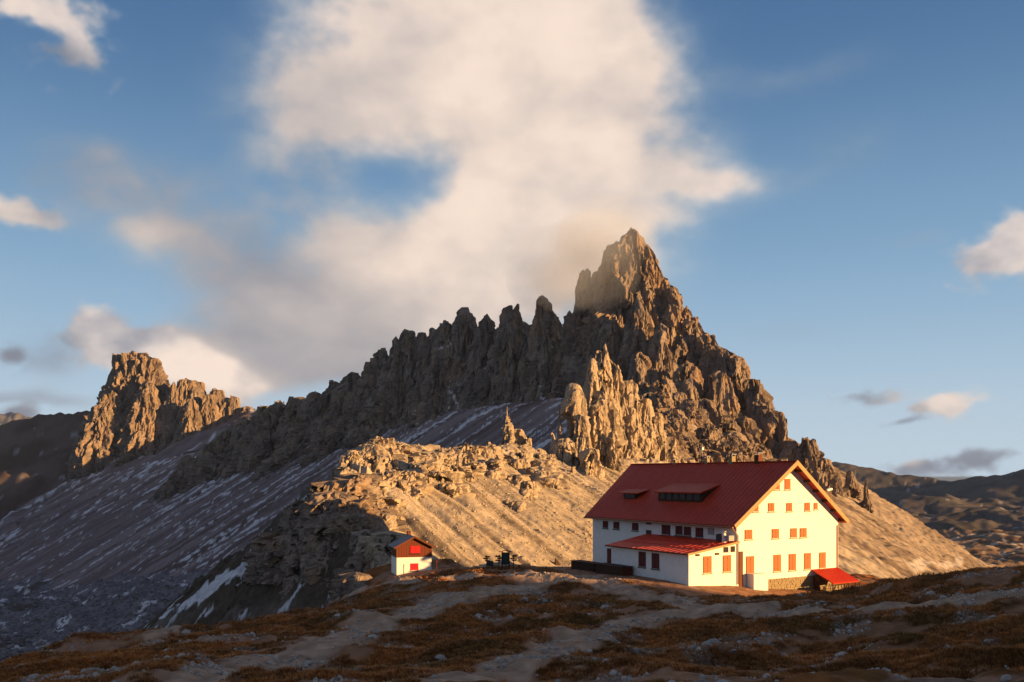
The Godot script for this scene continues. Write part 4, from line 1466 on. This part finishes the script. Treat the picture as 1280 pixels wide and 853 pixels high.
func stone_plinth(t: Node, x0: float, x1: float, y0: float, y1: float, z: float) -> void:
	var tris := box_tris(Vector3(x0, y0, z - 0.1), Vector3(x1, y1 - 0.03, z + 0.035), 0.0)
	var y := y0 + 1.0
	while y < y1 - 0.1:
		var h := rng.randf_range(0.18, 0.3)
		h = minf(h, y1 - y)
		var x := x0 + rng.randf_range(0, 0.1)
		while x < x1 - 0.1:
			var w := minf(rng.randf_range(0.25, 0.6), x1 - x)
			tris.append_array(box_tris(Vector3(x + 0.015, y + 0.012, z + 0.03), Vector3(x + w - 0.015, y + h - 0.012, z + rng.randf_range(0.06, 0.13)), 0.04))
			x += w
		y += h
	part("stone_plinth", tri_mesh(tris), M.stone, t).set_meta("kind", "stuff")

func long_dormer(t: Node, z0: float, z1: float, yf: float, RY: float, P: float) -> void:
	# a flat-roofed dormer: front set in the slope, its roof running back to meet the main roof
	var d := Node3D.new()
	d.name = "dormer"
	t.add_child(d, true)
	var xf := 1.75
	var floor_y := RY - P * (7.45 - xf)
	var y1 := floor_y + 1.05
	var slope := 0.30
	var xb := (RY - P * 7.45 - y1 + slope * xf) / (slope - P)
	var yb := y1 + slope * (xb - xf)
	part("dormer_roof", slab([Vector3(xf - 0.45, y1 + 0.16 - slope * 0.45, -z0 + 0.25), Vector3(xb + 0.25, yb + 0.16 + slope * 0.25, -z0 + 0.25), Vector3(xb + 0.25, yb + 0.16 + slope * 0.25, -z1 - 0.25), Vector3(xf - 0.45, y1 + 0.16 - slope * 0.45, -z1 - 0.25)], 0.14), M.red_roof, d)
	var ps := PackedVector3Array()
	for z in [-z0, -z1]:
		ps.append_array([Vector3(xf, floor_y - 0.3, z), Vector3(xf, y1 - 0.01, z), Vector3(xb, yb - 0.01, z), Vector3(xb, yb - 0.6, z)])
	part("dormer_wall", poly_mesh(ps, [[0, 1, 2, 3], [7, 6, 5, 4], [4, 5, 1, 0], [1, 5, 6, 2], [2, 6, 7, 3], [0, 3, 7, 4]]), M.dark_wood, d)
	var n := 6
	for k in n:
		var a := lerpf(z0 + 0.15, z1 - 0.15, float(k) / n) + 0.06
		var b := lerpf(z0 + 0.15, z1 - 0.15, float(k + 1) / n) - 0.06
		dark_window(d, -b, -a, floor_y + 0.22, y1 - 0.12, 0.02, -PI / 2.0, Vector3(xf, 0, 0))

func small_dormer(t: Node, z0: float, z1: float, RY: float, P: float) -> void:
	var d := Node3D.new()
	d.name = "dormer"
	t.add_child(d, true)
	var xf := 1.9
	var fy := RY - P * (7.45 - xf)
	var y1 := fy + 0.7
	var xb := xf + 0.7 / (P - 0.2)
	part("dormer_roof", slab([Vector3(xf - 0.35, y1 + 0.05, -z0 + 0.5), Vector3(xb + 0.2, y1 + 0.2 + (xb - xf) * 0.2, -z0 + 0.5), Vector3(xb + 0.2, y1 + 0.2 + (xb - xf) * 0.2, -z1 - 0.5), Vector3(xf - 0.35, y1 + 0.05, -z1 - 0.5)], 0.12), M.red_roof, d)
	var ps := PackedVector3Array()
	for z in [-z0 - 0.3, -z1 + 0.3]:
		ps.append_array([Vector3(xf, fy - 0.2, z), Vector3(xf, y1, z), Vector3(xb, y1 + (xb - xf) * 0.2, z), Vector3(xb, y1 - 0.3, z)])
	part("dormer_wall", poly_mesh(ps, [[0, 1, 2, 3], [7, 6, 5, 4], [4, 5, 1, 0], [1, 5, 6, 2], [2, 6, 7, 3], [0, 3, 7, 4]]), M.dark_wood, d)
	dark_window(d, -z1 + 0.45, -z0 - 0.45, fy + 0.12, y1 - 0.08, 0.02, -PI / 2.0, Vector3(xf, 0, 0))

func extension(t: Node) -> void:
	# the low annex along the long wall, with its end wall in line with the gable
	var e := Node3D.new()
	e.name = "annex"
	t.add_child(e, true)
	var w := 6.2
	var l := 11.95
	var yw := 4.05
	var yf := 3.2
	var ps := PackedVector3Array()
	for z in [-0.03, -l]:
		ps.append_array([Vector3(-w, -2.5, z), Vector3(-0.002, -2.5, z), Vector3(-0.002, yw, z), Vector3(-w, yf, z)])
	part("wall", poly_mesh(ps, [[3, 2, 1, 0], [4, 5, 6, 7], [0, 4, 7, 3], [1, 2, 6, 5], [3, 7, 6, 2]]), M.plaster, e)
	var s := (yw - yf) / w
	var roof := part("roof", slab([Vector3(-w - 0.45, yf + 0.17 - s * 0.45, 0.35), Vector3(-0.0, yw + 0.17, 0.35), Vector3(-0.0, yw + 0.17, -l - 1.6), Vector3(-w - 0.45, yf + 0.17 - s * 0.45, -l - 0.5)], 0.15), M.red_sheet, e)
	var z := 0.1
	while z > -l - 0.4:
		part("seam", tri_mesh(bar(Vector3(-w - 0.42, yf + 0.178 - s * 0.42, z), Vector3(-0.05, yw + 0.178, z), 0.02, 0.02)), M.red_sheet, roof)
		z -= 0.8
	for q in [0.35, 0.68]:
		part("snow_guard", tri_mesh(bar(Vector3(-w * q, yw - s * w * q + 0.23, 0.3), Vector3(-w * q, yw - s * w * q + 0.23, -l - 0.5), 0.05, 0.06)), M.red_sheet, roof)
	part("verge_board", slab([Vector3(-w - 0.47, yf + 0.2 - s * 0.47, 0.41), Vector3(0.0, yw + 0.2, 0.41), Vector3(0.0, yw + 0.2, 0.353), Vector3(-w - 0.47, yf + 0.2 - s * 0.47, 0.353)], 0.2), M.verge_wood, e)
	part("gutter", tube([Vector3(-w - 0.5, yf + 0.04, 0.3), Vector3(-w - 0.5, yf + 0.04, -l - 0.4)], 0.06), M.brown_wood, e)
	for q in [[-4.34, -3.36, 1.34, 2.87], [-1.77, -0.78, 1.32, 2.85]]:
		shutter_window(e, q[0], q[1], q[2], q[3], -0.03, M.shutter, 0.0, Vector3.ZERO, 2)
	for q in [[-1.75, -1.1, 3.18, 3.72], [-0.8, -0.22, 3.18, 3.76]]:
		dark_window(e, q[0], q[1], q[2], q[3], -0.03)
	for q in [[6.35, 7.35, 1.46, 2.9], [4.29, 5.31, 1.46, 2.9]]:
		shutter_window(e, -q[1], -q[0], q[2], q[3], 0.0, M.shutter_shaded, -PI / 2.0, Vector3(-w, 0, 0), 2)
	for x in [-5.35, -2.84]:
		part("vent", box(Vector3(x, 3.0, -0.03), Vector3(x + 0.5, 3.2, 0.05)), M.dark_wood, e)
	part("side_door", box(Vector3(-w - 0.03, -0.3, -l - 0.72), Vector3(-w + 1.2, 2.9, -l - 0.005), 0.02), M.shutter_shaded, e)
	# machinery on the annex roof by the hut wall
	part("vent_pipe", tube([Vector3(-0.9, yw - 0.2, -0.8), Vector3(-0.9, yw + 1.15, -0.8)], 0.2, 14), M.white_metal, e)
	part("fan_unit", box(Vector3(-1.0, yw + 0.2, -0.55), Vector3(-0.25, yw + 0.75, -0.05), 0.03), M.zinc, e)
	part("fan_unit", box(Vector3(-0.85, yw + 0.15, -2.0), Vector3(-0.15, yw + 0.8, -1.2), 0.03), M.black_metal, e)

func awning(t: Node) -> void:
	var a := Node3D.new()
	a.name = "awning"
	t.add_child(a, true)
	var x0 := 10.75
	var x1 := 14.75
	var y0 := 0.85
	var y1 := -0.30
	var z1 := 2.75
	var roof := part("awning_roof", slab([Vector3(x0, y0, 0.02), Vector3(x1, y0, 0.02), Vector3(x1, y1, z1), Vector3(x0, y1, z1)], 0.07), M.red_sheet, a)
	for k in 13:
		var x := lerpf(x0 + 0.04, x1 - 0.04, k / 12.0)
		part("rib", tri_mesh(bar(Vector3(x, y0 + 0.02, 0.04), Vector3(x, y1 + 0.02, z1 - 0.02), 0.08, 0.07)), M.red_sheet, roof)
	for x in [x0 + 0.25, (x0 + x1) * 0.5, x1 - 0.25]:
		part("post", tri_mesh(bar(Vector3(x, -2.8, z1 - 0.25), Vector3(x, y1 - 0.05, z1 - 0.25), 0.1, 0.1)), M.dark_wood, a)
		part("brace", tri_mesh(bar(Vector3(x, -1.2, z1 - 0.28), Vector3(x + 0.6, y1 - 0.1, z1 - 0.28), 0.07, 0.07)), M.dark_wood, a)
	part("side_panel", box(Vector3(x0 + 0.1, -2.8, 0.1), Vector3(x0 + 0.16, 0.2, 0.95), 0.01), M.dark_wood, a)
	part("beam", tri_mesh(bar(Vector3(x0, y1 - 0.1, z1 - 0.25), Vector3(x1, y1 - 0.1, z1 - 0.25), 0.1, 0.12)), M.dark_wood, a)

# ------------------------------------------------------------------ outhouse, boards, other small things
func build_outhouse() -> void:
	var gx := -11.3
	var t := thing("small_cabin", "small cabin with white lower walls, dark wooden top and red shutters", "cabin", Vector3(-13.0, -0.3, -99.0), deg_to_rad(17.0))
	# x to the right along the front, z out of the front
	var w := 4.0
	var l := 3.6
	var yw := 1.72
	var ye := 2.95
	var yr := 4.0
	part("wall", box(Vector3(0, -1.2, -l), Vector3(w, yw, 0), 0.02), M.plaster, t)
	var ps := PackedVector3Array()
	for z in [0.04, -l - 0.04]:
		ps.append_array([Vector3(-0.05, yw + 0.005, z), Vector3(w + 0.05, yw + 0.005, z), Vector3(w + 0.05, ye, z), Vector3(w * 0.5, yr - 0.12, z), Vector3(-0.05, ye, z)])
	part("upper_wall", poly_mesh(ps, [[4, 3, 2, 1, 0], [5, 6, 7, 8, 9], [0, 5, 9, 4], [1, 2, 7, 6], [0, 1, 6, 5], [2, 3, 8, 7], [4, 9, 8, 3]]), M.brown_wood, t)
	var n := 14
	for k in n:
		var x := lerpf(-0.05, w + 0.05, (k + 0.5) / n)
		var top := ye + (yr - 0.14 - ye) * (1.0 - absf(x - w * 0.5) / (w * 0.5 + 0.05)) - 0.05
		var hw := (w + 0.1) / n * 0.5 - 0.012
		part("plank", box(Vector3(x - hw, yw + 0.01, 0.04), Vector3(x + hw, top, 0.04 + rng.randf_range(0.02, 0.035)), 0.006), M.red_wood if k % 4 else M.brown_wood, t)
	var s := (yr - ye) / (w * 0.5)
	var ov := 0.38
	part("roof", slab([Vector3(-ov, ye - s * ov + 0.1, 0.45), Vector3(w * 0.5, yr + 0.1, 0.45), Vector3(w * 0.5, yr + 0.1, -l - 0.4), Vector3(-ov, ye - s * ov + 0.1, -l - 0.4)], 0.12), M.slate, t)
	part("roof", slab([Vector3(w + ov, ye - s * ov + 0.1, 0.45), Vector3(w * 0.5 + 0.002, yr + 0.098, 0.45), Vector3(w * 0.5 + 0.002, yr + 0.098, -l - 0.4), Vector3(w + ov, ye - s * ov + 0.1, -l - 0.4)], 0.12), M.slate, t)
	for sgn in [-1.0, 1.0]:
		var lx: float = w * 0.5 + sgn * (w * 0.5 + ov + 0.02)
		part("verge_board", slab([Vector3(lx, ye - s * ov + 0.13, 0.51), Vector3(w * 0.5, yr + 0.14, 0.51), Vector3(w * 0.5, yr + 0.14, 0.455), Vector3(lx, ye - s * ov + 0.13, 0.455)], 0.2), M.brown_wood, t)
	shutter_window(t, 1.62, 2.58, 2.2, 2.9, 0.08, M.shutter_red, 0.0, Vector3.ZERO, 2)
	shutter_window(t, 1.62, 2.42, 0.25, 0.95, 0.0, M.shutter_red, 0.0, Vector3.ZERO, 2)
	part("chimney", box(Vector3(w * 0.5 - 0.2, yr - 0.1, -l + 0.2), Vector3(w * 0.5 + 0.2, yr + 0.5, -l + 0.6), 0.03), M.brown_wood, t)

func build_boards() -> void:
	var g := func(u: float, d: float) -> Vector3:
		var p := at(u, 700.0, d)
		p.y = ground_y(p.x, p.z) - 0.03
		return p
	var p: Vector3 = g.call(632.0, 97.5)
	var t := thing("information_board", "tall dark information board under a small pitched roof", "board", p, deg_to_rad(-12.0))
	for x in [-0.4, 0.4]:
		part("post", box(Vector3(x - 0.06, -0.3, -0.06), Vector3(x + 0.06, 2.1, 0.06)), M.dark_wood, t)
	part("panel", box(Vector3(-0.34, 0.75, -0.03), Vector3(0.34, 2.0, 0.03)), M.board_panel, t)
	part("panel_frame", box(Vector3(-0.34, 0.66, -0.05), Vector3(0.34, 0.745, 0.05)), M.dark_wood, t)
	for s in [-1.0, 1.0]:
		part("roof_board", slab([Vector3(0, 2.28, -0.3), Vector3(0, 2.28, 0.3), Vector3(s * 0.72, 2.08, 0.3), Vector3(s * 0.72, 2.08, -0.3)], 0.05), M.dark_wood, t)
	p = g.call(612.0, 97.0)
	t = thing("low_board", "low black notice panel on four short legs", "board", p, deg_to_rad(-8.0))
	for x in [-0.34, 0.34]:
		part("leg", box(Vector3(x - 0.03, -0.3, -0.03), Vector3(x + 0.03, 1.15, 0.03), 0.008), M.black_metal, t)
		part("leg", box(Vector3(x - 0.03, -0.3, -0.33), Vector3(x + 0.03, 1.0, -0.27), 0.008), M.black_metal, t)
	part("panel", box(Vector3(-0.36, 0.55, 0.035), Vector3(0.36, 1.15, 0.07)), M.black_metal, t)
	var k := 0
	for q in [[608.5, 99.0, 1.75, "short signpost with wooden arrow boards behind the low black panel"], [623.5, 97.8, 1.75, "dark signpost with arrow boards between the two panels"], [641.5, 98.0, 1.75, "leaning signpost with arrow boards on the hut side of the tall board"]]:
		p = g.call(q[0], q[1])
		t = thing("signpost", q[3], "signpost", p, deg_to_rad(-20.0 + 25.0 * k), "trail signposts")
		part("post", tube([Vector3(0, -0.3, 0), Vector3(0.03 * k, q[2], 0)], 0.05, 8), M.dark_wood, t)
		for i in 3:
			var y: float = q[2] - 0.16 - 0.22 * i
			var sgn := -1.0 if (i + k) % 2 else 1.0
			var a := PackedVector3Array()
			for z in [-0.02, 0.02]:
				for c in [[-0.18, -0.08], [0.34, -0.08], [0.44, 0.0], [0.34, 0.08], [-0.18, 0.08]]:
					a.append(Vector3(c[0] * sgn, y + c[1], z + 0.07))
			part("arrow_board", poly_mesh(a, [[0, 1, 2, 3, 4], [9, 8, 7, 6, 5], [0, 5, 6, 1], [1, 6, 7, 2], [2, 7, 8, 3], [3, 8, 9, 4], [4, 9, 5, 0]]), M.brown_wood if i else M.dark_wood, t)
		k += 1

func local_hut(x: float, z: float) -> Vector3:
	# from the hut's own axes to the world, on the ground
	var b := Basis(Vector3.UP, deg_to_rad(31.0))
	var p := Vector3(21.97, 0, -86.0) + b * Vector3(x, 0, z)
	p.y = ground_y(p.x, p.z)
	return p

func crate(t: Node, w: float, h: float, d: float, m: Material, end: Material) -> void:
	var n := 4
	for k in n:
		var y0 := h * k / n + 0.01
		var y1 := h * (k + 1) / n - 0.01
		part("plank", box(Vector3(-w * 0.5, y0, d * 0.5 - 0.04), Vector3(w * 0.5, y1, d * 0.5)), m, t)
		part("plank", box(Vector3(-w * 0.5, y0, -d * 0.5), Vector3(w * 0.5, y1, -d * 0.5 + 0.04)), m, t)
		part("end_plank", box(Vector3(w * 0.5 + 0.003, y0, -d * 0.5), Vector3(w * 0.5 + 0.04, y1, d * 0.5)), end, t)
		part("end_plank", box(Vector3(-w * 0.5 - 0.04, y0, -d * 0.5), Vector3(-w * 0.5 - 0.003, y1, d * 0.5)), end, t)
	part("lid", box(Vector3(-w * 0.5 - 0.12, h + 0.005, -d * 0.5 - 0.1), Vector3(w * 0.5 + 0.12, h + 0.07, d * 0.5 + 0.1)), m, t)

func build_small_things() -> void:
	var along := deg_to_rad(31.0 - 90.0)
	var p := local_hut(-7.15, -10.3)
	p.y -= 0.12
	var t := thing("wooden_chest", "long dark wooden chest with sunlight coloured into its end beside the annex wall", "chest", p, along)
	crate(t, 4.4, 1.0, 1.4, M.dark_wood, M.brown_wood)  # end planks browner than the sides to imitate sunlight on them
	p = local_hut(-6.6, -15.8)
	p.y -= 0.12
	t = thing("wooden_bench", "low dark bench-like platform against the far part of the long wall", "bench", p, along)
	crate(t, 4.2, 0.95, 1.2, M.dark_wood, M.dark_wood)
	p = local_hut(2.3, 0.55)
	p.y = -0.35
	t = thing("white_tank", "white box-shaped tank against the gable beside the corner door", "tank", p, deg_to_rad(31.0))
	part("body", box(Vector3(-1.02, -0.5, -0.45), Vector3(1.02, 1.28, 0.45), 0.06), M.plaster, t)
	part("lid", box(Vector3(-1.06, 1.285, -0.49), Vector3(1.06, 1.36, 0.49), 0.02), M.white_metal, t)
	p = local_hut(13.3, 3.1)
	t = thing("stone_counter", "pale yellow box counter with a dark side below the red awning", "counter", p, deg_to_rad(31.0))
	part("body", box(Vector3(-0.75, -0.4, -0.45), Vector3(0.75, 0.6, 0.45), 0.03), M.pale_box, t)
	part("side_panel", box(Vector3(-0.82, -0.4, -0.5), Vector3(-0.755, 0.66, 0.5), 0.02), M.dark_wood, t)
	part("top", box(Vector3(-0.82, 0.665, -0.55), Vector3(0.82, 0.74, 0.55), 0.02), M.brown_wood, t)
	p = local_hut(11.3, 2.2)
	t = thing("stone_block_wall", "low wall of rough yellowish stones beside the red awning", "wall", p, deg_to_rad(31.0))
	var y := -0.4
	while y < 0.75:
		var x := -1.3 + rng.randf_range(0, 0.15)
		while x < 1.0:
			var w := rng.randf_range(0.28, 0.5)
			part("stone", box(Vector3(x + 0.01, y + 0.01, -0.25 + rng.randf_range(-0.03, 0.03)), Vector3(x + w - 0.01, y + 0.24, 0.25 + rng.randf_range(-0.03, 0.04)), 0.05), M.stone, t)
			x += w
		y += 0.25
	# fence posts and a handrail past the awning
	var last := Vector3.ZERO
	for k in 4:
		p = on_ground(1061 + 16.0 * k, 748.0 - k)
		p = Vector3(at(1061 + 16.0 * k, 700, 90.0).x, 0, -90.0 - k * 0.5)
		p.y = ground_y(p.x, p.z) - 0.2
		t = thing("fence_post", "%s thin dark fence post counted from the red awning" % ["first", "second", "third", "fourth"][k], "post", p, 0.3 * k, "fence posts beyond the awning")
		part("shaft", tube([Vector3.ZERO, Vector3(0.02, 1.35, 0)], 0.05, 8), M.dark_wood, t)
		part("cap", tube([Vector3(0.02, 1.352, 0), Vector3(0.02, 1.4, 0)], 0.06, 8), M.dark_wood, t)
	p = on_ground(545.5, 716.0)
	p.y -= 0.2
	t = thing("marker_pole", "thin wooden marker pole standing beside the small cabin", "pole", p)
	part("shaft", tube([Vector3.ZERO, Vector3(0.03, 1.4, 0)], 0.035, 8), M.brown_wood, t)
	part("tip", tube([Vector3(0.03, 1.402, 0), Vector3(0.032, 1.52, 0)], 0.037, 8), M.shutter_red, t)
	# a dark stone stele beside the track
	p = on_ground(697.0, 708.5)
	p.y -= 0.25
	t = thing("stone_marker", "dark upright stone slab with a slanted top beside the track", "stone", p, 0.4)
	var ps := PackedVector3Array([Vector3(-0.45, 0, 0.2), Vector3(0.6, 0, 0.2), Vector3(0.15, 1.1, 0.15), Vector3(-0.4, 1.55, 0.15), Vector3(-0.45, 0, -0.25), Vector3(0.6, 0, -0.25), Vector3(0.15, 1.1, -0.18), Vector3(-0.4, 1.55, -0.18)])
	part("slab", poly_mesh(ps, [[3, 2, 1, 0], [4, 5, 6, 7], [0, 4, 7, 3], [1, 2, 6, 5], [2, 3, 7, 6]]), M.dark_wood, t)

# ------------------------------------------------------------------ stones and grass
func stone_mesh(sd: int, flat := 0.7) -> ArrayMesh:
	# an angular stone: a small sphere cut by random planes
	var r := RandomNumberGenerator.new()
	r.seed = sd
	var planes := []
	for k in 11:
		var n := Vector3(r.randfn(), r.randfn(), r.randfn()).normalized()
		planes.append([n, r.randf_range(0.55, 0.95)])
	var sm := SphereMesh.new()
	sm.radial_segments = 14
	sm.rings = 8
	var arr := sm.get_mesh_arrays()
	var vs: PackedVector3Array = arr[Mesh.ARRAY_VERTEX]
	var ix: PackedInt32Array = arr[Mesh.ARRAY_INDEX]
	for i in vs.size():
		var v := vs[i] * 2.0
		for p in planes:
			var e: float = v.dot(p[0]) - p[1]
			if e > 0.0:
				v -= p[0] * e
		vs[i] = Vector3(v.x, v.y * flat, v.z)
	var t := PackedVector3Array()
	for i in ix:
		t.append(vs[i])
	return tri_mesh(t)

func scatter(called: String, label: String, category: String, mesh: Mesh, m: Material, xf: Array, tints: Array) -> void:
	var mm := MultiMesh.new()
	mm.transform_format = MultiMesh.TRANSFORM_3D
	mm.use_colors = true
	mm.mesh = mesh
	mm.instance_count = xf.size()
	for i in xf.size():
		mm.set_instance_transform(i, xf[i])
		mm.set_instance_color(i, tints[i])
	var o := MultiMeshInstance3D.new()
	o.name = numbered(called)
	o.multimesh = mm
	o.material_override = m
	add_child(o)
	o.set_meta("kind", "stuff")
	o.set_meta("label", label)
	o.set_meta("category", category)

func grass_mesh() -> ArrayMesh:
	var t := PackedVector3Array()
	var r := RandomNumberGenerator.new()
	r.seed = 3
	for k in 9:
		var a := r.randf() * TAU
		var o := Vector3(cos(a), 0, sin(a)) * r.randf_range(0.0, 0.10)
		var out := Vector3(cos(a), 0, sin(a)) * r.randf_range(0.03, 0.14)
		var side := Vector3(-sin(a), 0, cos(a)) * r.randf_range(0.010, 0.018)
		var h := r.randf_range(0.14, 0.26)
		var m := o + out * 0.35 + Vector3.UP * h * 0.6
		var tip := o + out + Vector3.UP * h
		t.append_array([o - side, o + side, m + side * 0.7, o - side, m + side * 0.7, m - side * 0.7, m - side * 0.7, m + side * 0.7, tip])
	return tri_mesh(t)

func build_stones_and_grass() -> void:
	var stone_m := mat("field_stone", Color.WHITE, 0.95, 1.2, M.near_rock.albedo_texture)
	stone_m.vertex_color_use_as_albedo = true
	var grass_m := mat("grass_blade", Color.WHITE, 0.9)
	grass_m.vertex_color_use_as_albedo = true
	grass_m.metallic_specular = 0.1
	var shapes := []
	for k in 5:
		shapes.append(stone_mesh(40 + k))
	var r := RandomNumberGenerator.new()
	r.seed = 99
	# gravel and small stones over the saddle
	for k in 3:
		var xf := []
		var tint := []
		var tries := 0
		while xf.size() < 4200 and tries < 40000:
			tries += 1
			var d := exp(r.randf_range(log(20.0), log(105.0)))
			var x := r.randf_range(-0.62, 0.62) * d
			var l := land(x, d)
			if l.y != 4.0 or hut_yard(x, d) > 0.6:
				continue
			var clump := na.get_noise_2d(x * 0.16 + 50.0, d * 0.22) + 0.32 * bare(x, d)
			if r.randf() > smoothstep(0.18, 0.5, clump) + 0.02:
				continue
			var s := r.randf_range(0.025, 0.085) * (1.9 if r.randf() < 0.12 else 1.0)
			xf.append(Transform3D(Basis.from_euler(Vector3(r.randf() * 0.6, r.randf() * TAU, r.randf() * 0.6)).scaled(Vector3.ONE * s), Vector3(x, l.x + s * 0.2, -d)))
			var g := r.randf_range(0.35, 0.62)
			tint.append(Color(g, g * 0.92, g * 0.82))
		scatter("gravel", "pale limestone gravel strewn over the brown saddle", "gravel", shapes[k], stone_m, xf, tint)
	# boulders one can pick out, each a thing of its own
	var n := 0
	var tr := 0
	while n < 110 and tr < 20000:
		tr += 1
		var d := exp(r.randf_range(log(24.0), log(90.0)))
		var x := r.randf_range(-0.58, 0.6) * d
		var l := land(x, d)
		if l.y != 4.0 or hut_yard(x, d) > 0.05:
			continue
		var clump := na.get_noise_2d(x * 0.16 + 50.0, d * 0.22)
		if r.randf() > smoothstep(0.12, 0.4, clump):
			continue
		var s := r.randf_range(0.14, 0.36)
		var o := MeshInstance3D.new()
		o.name = numbered("boulder")
		o.mesh = shapes[n % 5]
		var mm := "pale_stone_%d" % (n % 3)
		if not M.has(mm):
			var g: float = [0.5, 0.42, 0.56][n % 3]
			mat(mm, lin(g, g * 0.93, g * 0.84), 0.95, 1.2, M.near_rock.albedo_texture)
		o.material_override = M[mm]
		add_child(o)
		o.transform = Transform3D(Basis.from_euler(Vector3(r.randf() * 0.5, r.randf() * TAU, r.randf() * 0.5)).scaled(Vector3(s, s * 0.8, s)), Vector3(x, l.x + s * 0.12, -d))
		var tone: String = ["pale cream", "grey", "whitish"][n % 3]
		var size_word := "small" if s < 0.2 else ("medium" if s < 0.28 else "large")
		var where := "beside a dirt track" if path_near(x, d) < 1.8 else ("in a patch of dense gravel" if clump > 0.36 else ("in dark brown grass" if bare(x, d) < 0.35 else "on bare reddish soil"))
		o.set_meta("label", "%s %s angular limestone boulder lying %s" % [size_word, tone, where])
		o.set_meta("category", "boulder")
		o.set_meta("group", "pale boulders in the grass")
		n += 1
	# rubble on the sunlit slope, boulders in the shaded valley
	var xf2 := []
	var tint2 := []
	while xf2.size() < 11000:
		var d := r.randf_range(125.0, 205.0)
		var x := r.randf_range(-36.0, 40.0)
		var l := land(x, d)
		if l.y != 3.0:
			continue
		var s := 0.05 + 0.16 * pow(r.randf(), 2.5) + (0.25 * r.randf() if r.randf() < 0.05 else 0.0) * (1.0 if r.randf() < 0.5 else 1.0)
		xf2.append(Transform3D(Basis.from_euler(Vector3(r.randf() * 0.6, r.randf() * TAU, r.randf() * 0.6)).scaled(Vector3.ONE * s), Vector3(x, l.x + s * 0.15, -d)))
		var g := r.randf_range(0.8, 1.15)
		tint2.append(Color(0.53 * g, 0.445 * g, 0.34 * g))
	scatter("rubble", "pale angular rubble scattered over the slope behind the hut", "rubble", shapes[3], stone_m, xf2, tint2)
	xf2 = []
	tint2 = []
	var guard := 0
	while xf2.size() < 16000 and guard < 120000:
		guard += 1
		var d := exp(r.randf_range(log(420.0), log(1500.0)))
		var x := -r.randf_range(0.22, 0.62) * d
		var l := land(x, d)
		if l.y != 0.0:
			continue
		var s := r.randf_range(0.4, 1.3) * (2.2 if r.randf() < 0.08 else 1.0)
		xf2.append(Transform3D(Basis.from_euler(Vector3(r.randf() * 0.6, r.randf() * TAU, r.randf() * 0.6)).scaled(Vector3.ONE * s), Vector3(x, l.x + s * 0.1, -d)))
		var g := r.randf_range(0.16, 0.34)
		tint2.append(Color(g, g * 0.95, g * 0.97))
	scatter("boulder_field", "grey boulder field covering the floor of the shaded valley", "boulders", shapes[4], stone_m, xf2, tint2)
	# grass: short autumn tufts
	var seeds := []
	for k in 16:
		var rk := RandomNumberGenerator.new()
		rk.seed = 500 + k
		seeds.append(rk)
	var beds := []
	beds.resize(16)
	var sow := func(k: int) -> void:
		var rr: RandomNumberGenerator = seeds[k]
		var bx := []
		var bt := []
		for n2 in 11500:
			var d := exp(rr.randf_range(log(21.0), log(100.0)))
			var x := rr.randf_range(-0.62, 0.63) * d
			if bare(x, d) > 0.4 or hut_yard(x, d) > 0.7:
				continue
			var l := land(x, d)
			if l.y != 4.0:
				continue
			var s := rr.randf_range(0.6, 1.3) * (0.8 + d * 0.006)
			bx.append(Transform3D(Basis(Vector3.UP, rr.randf() * TAU).scaled(Vector3(s, s * 0.62, s)), Vector3(x, l.x - 0.02, -d)))
			var c := ground_color(x, l.x, d, 4.0, 1.0)
			var g := rr.randf_range(0.8, 1.5)
			bt.append(Color(c.r * g, c.g * g, c.b * g * 0.9))
		beds[k] = [bx, bt]
	share(sow, 16)
	var gx := []
	var gt := []
	for b in beds:
		gx.append_array(b[0])
		gt.append_array(b[1])
	scatter("grass", "short brown autumn grass growing over the saddle", "grass", grass_mesh(), grass_m, gx, gt)
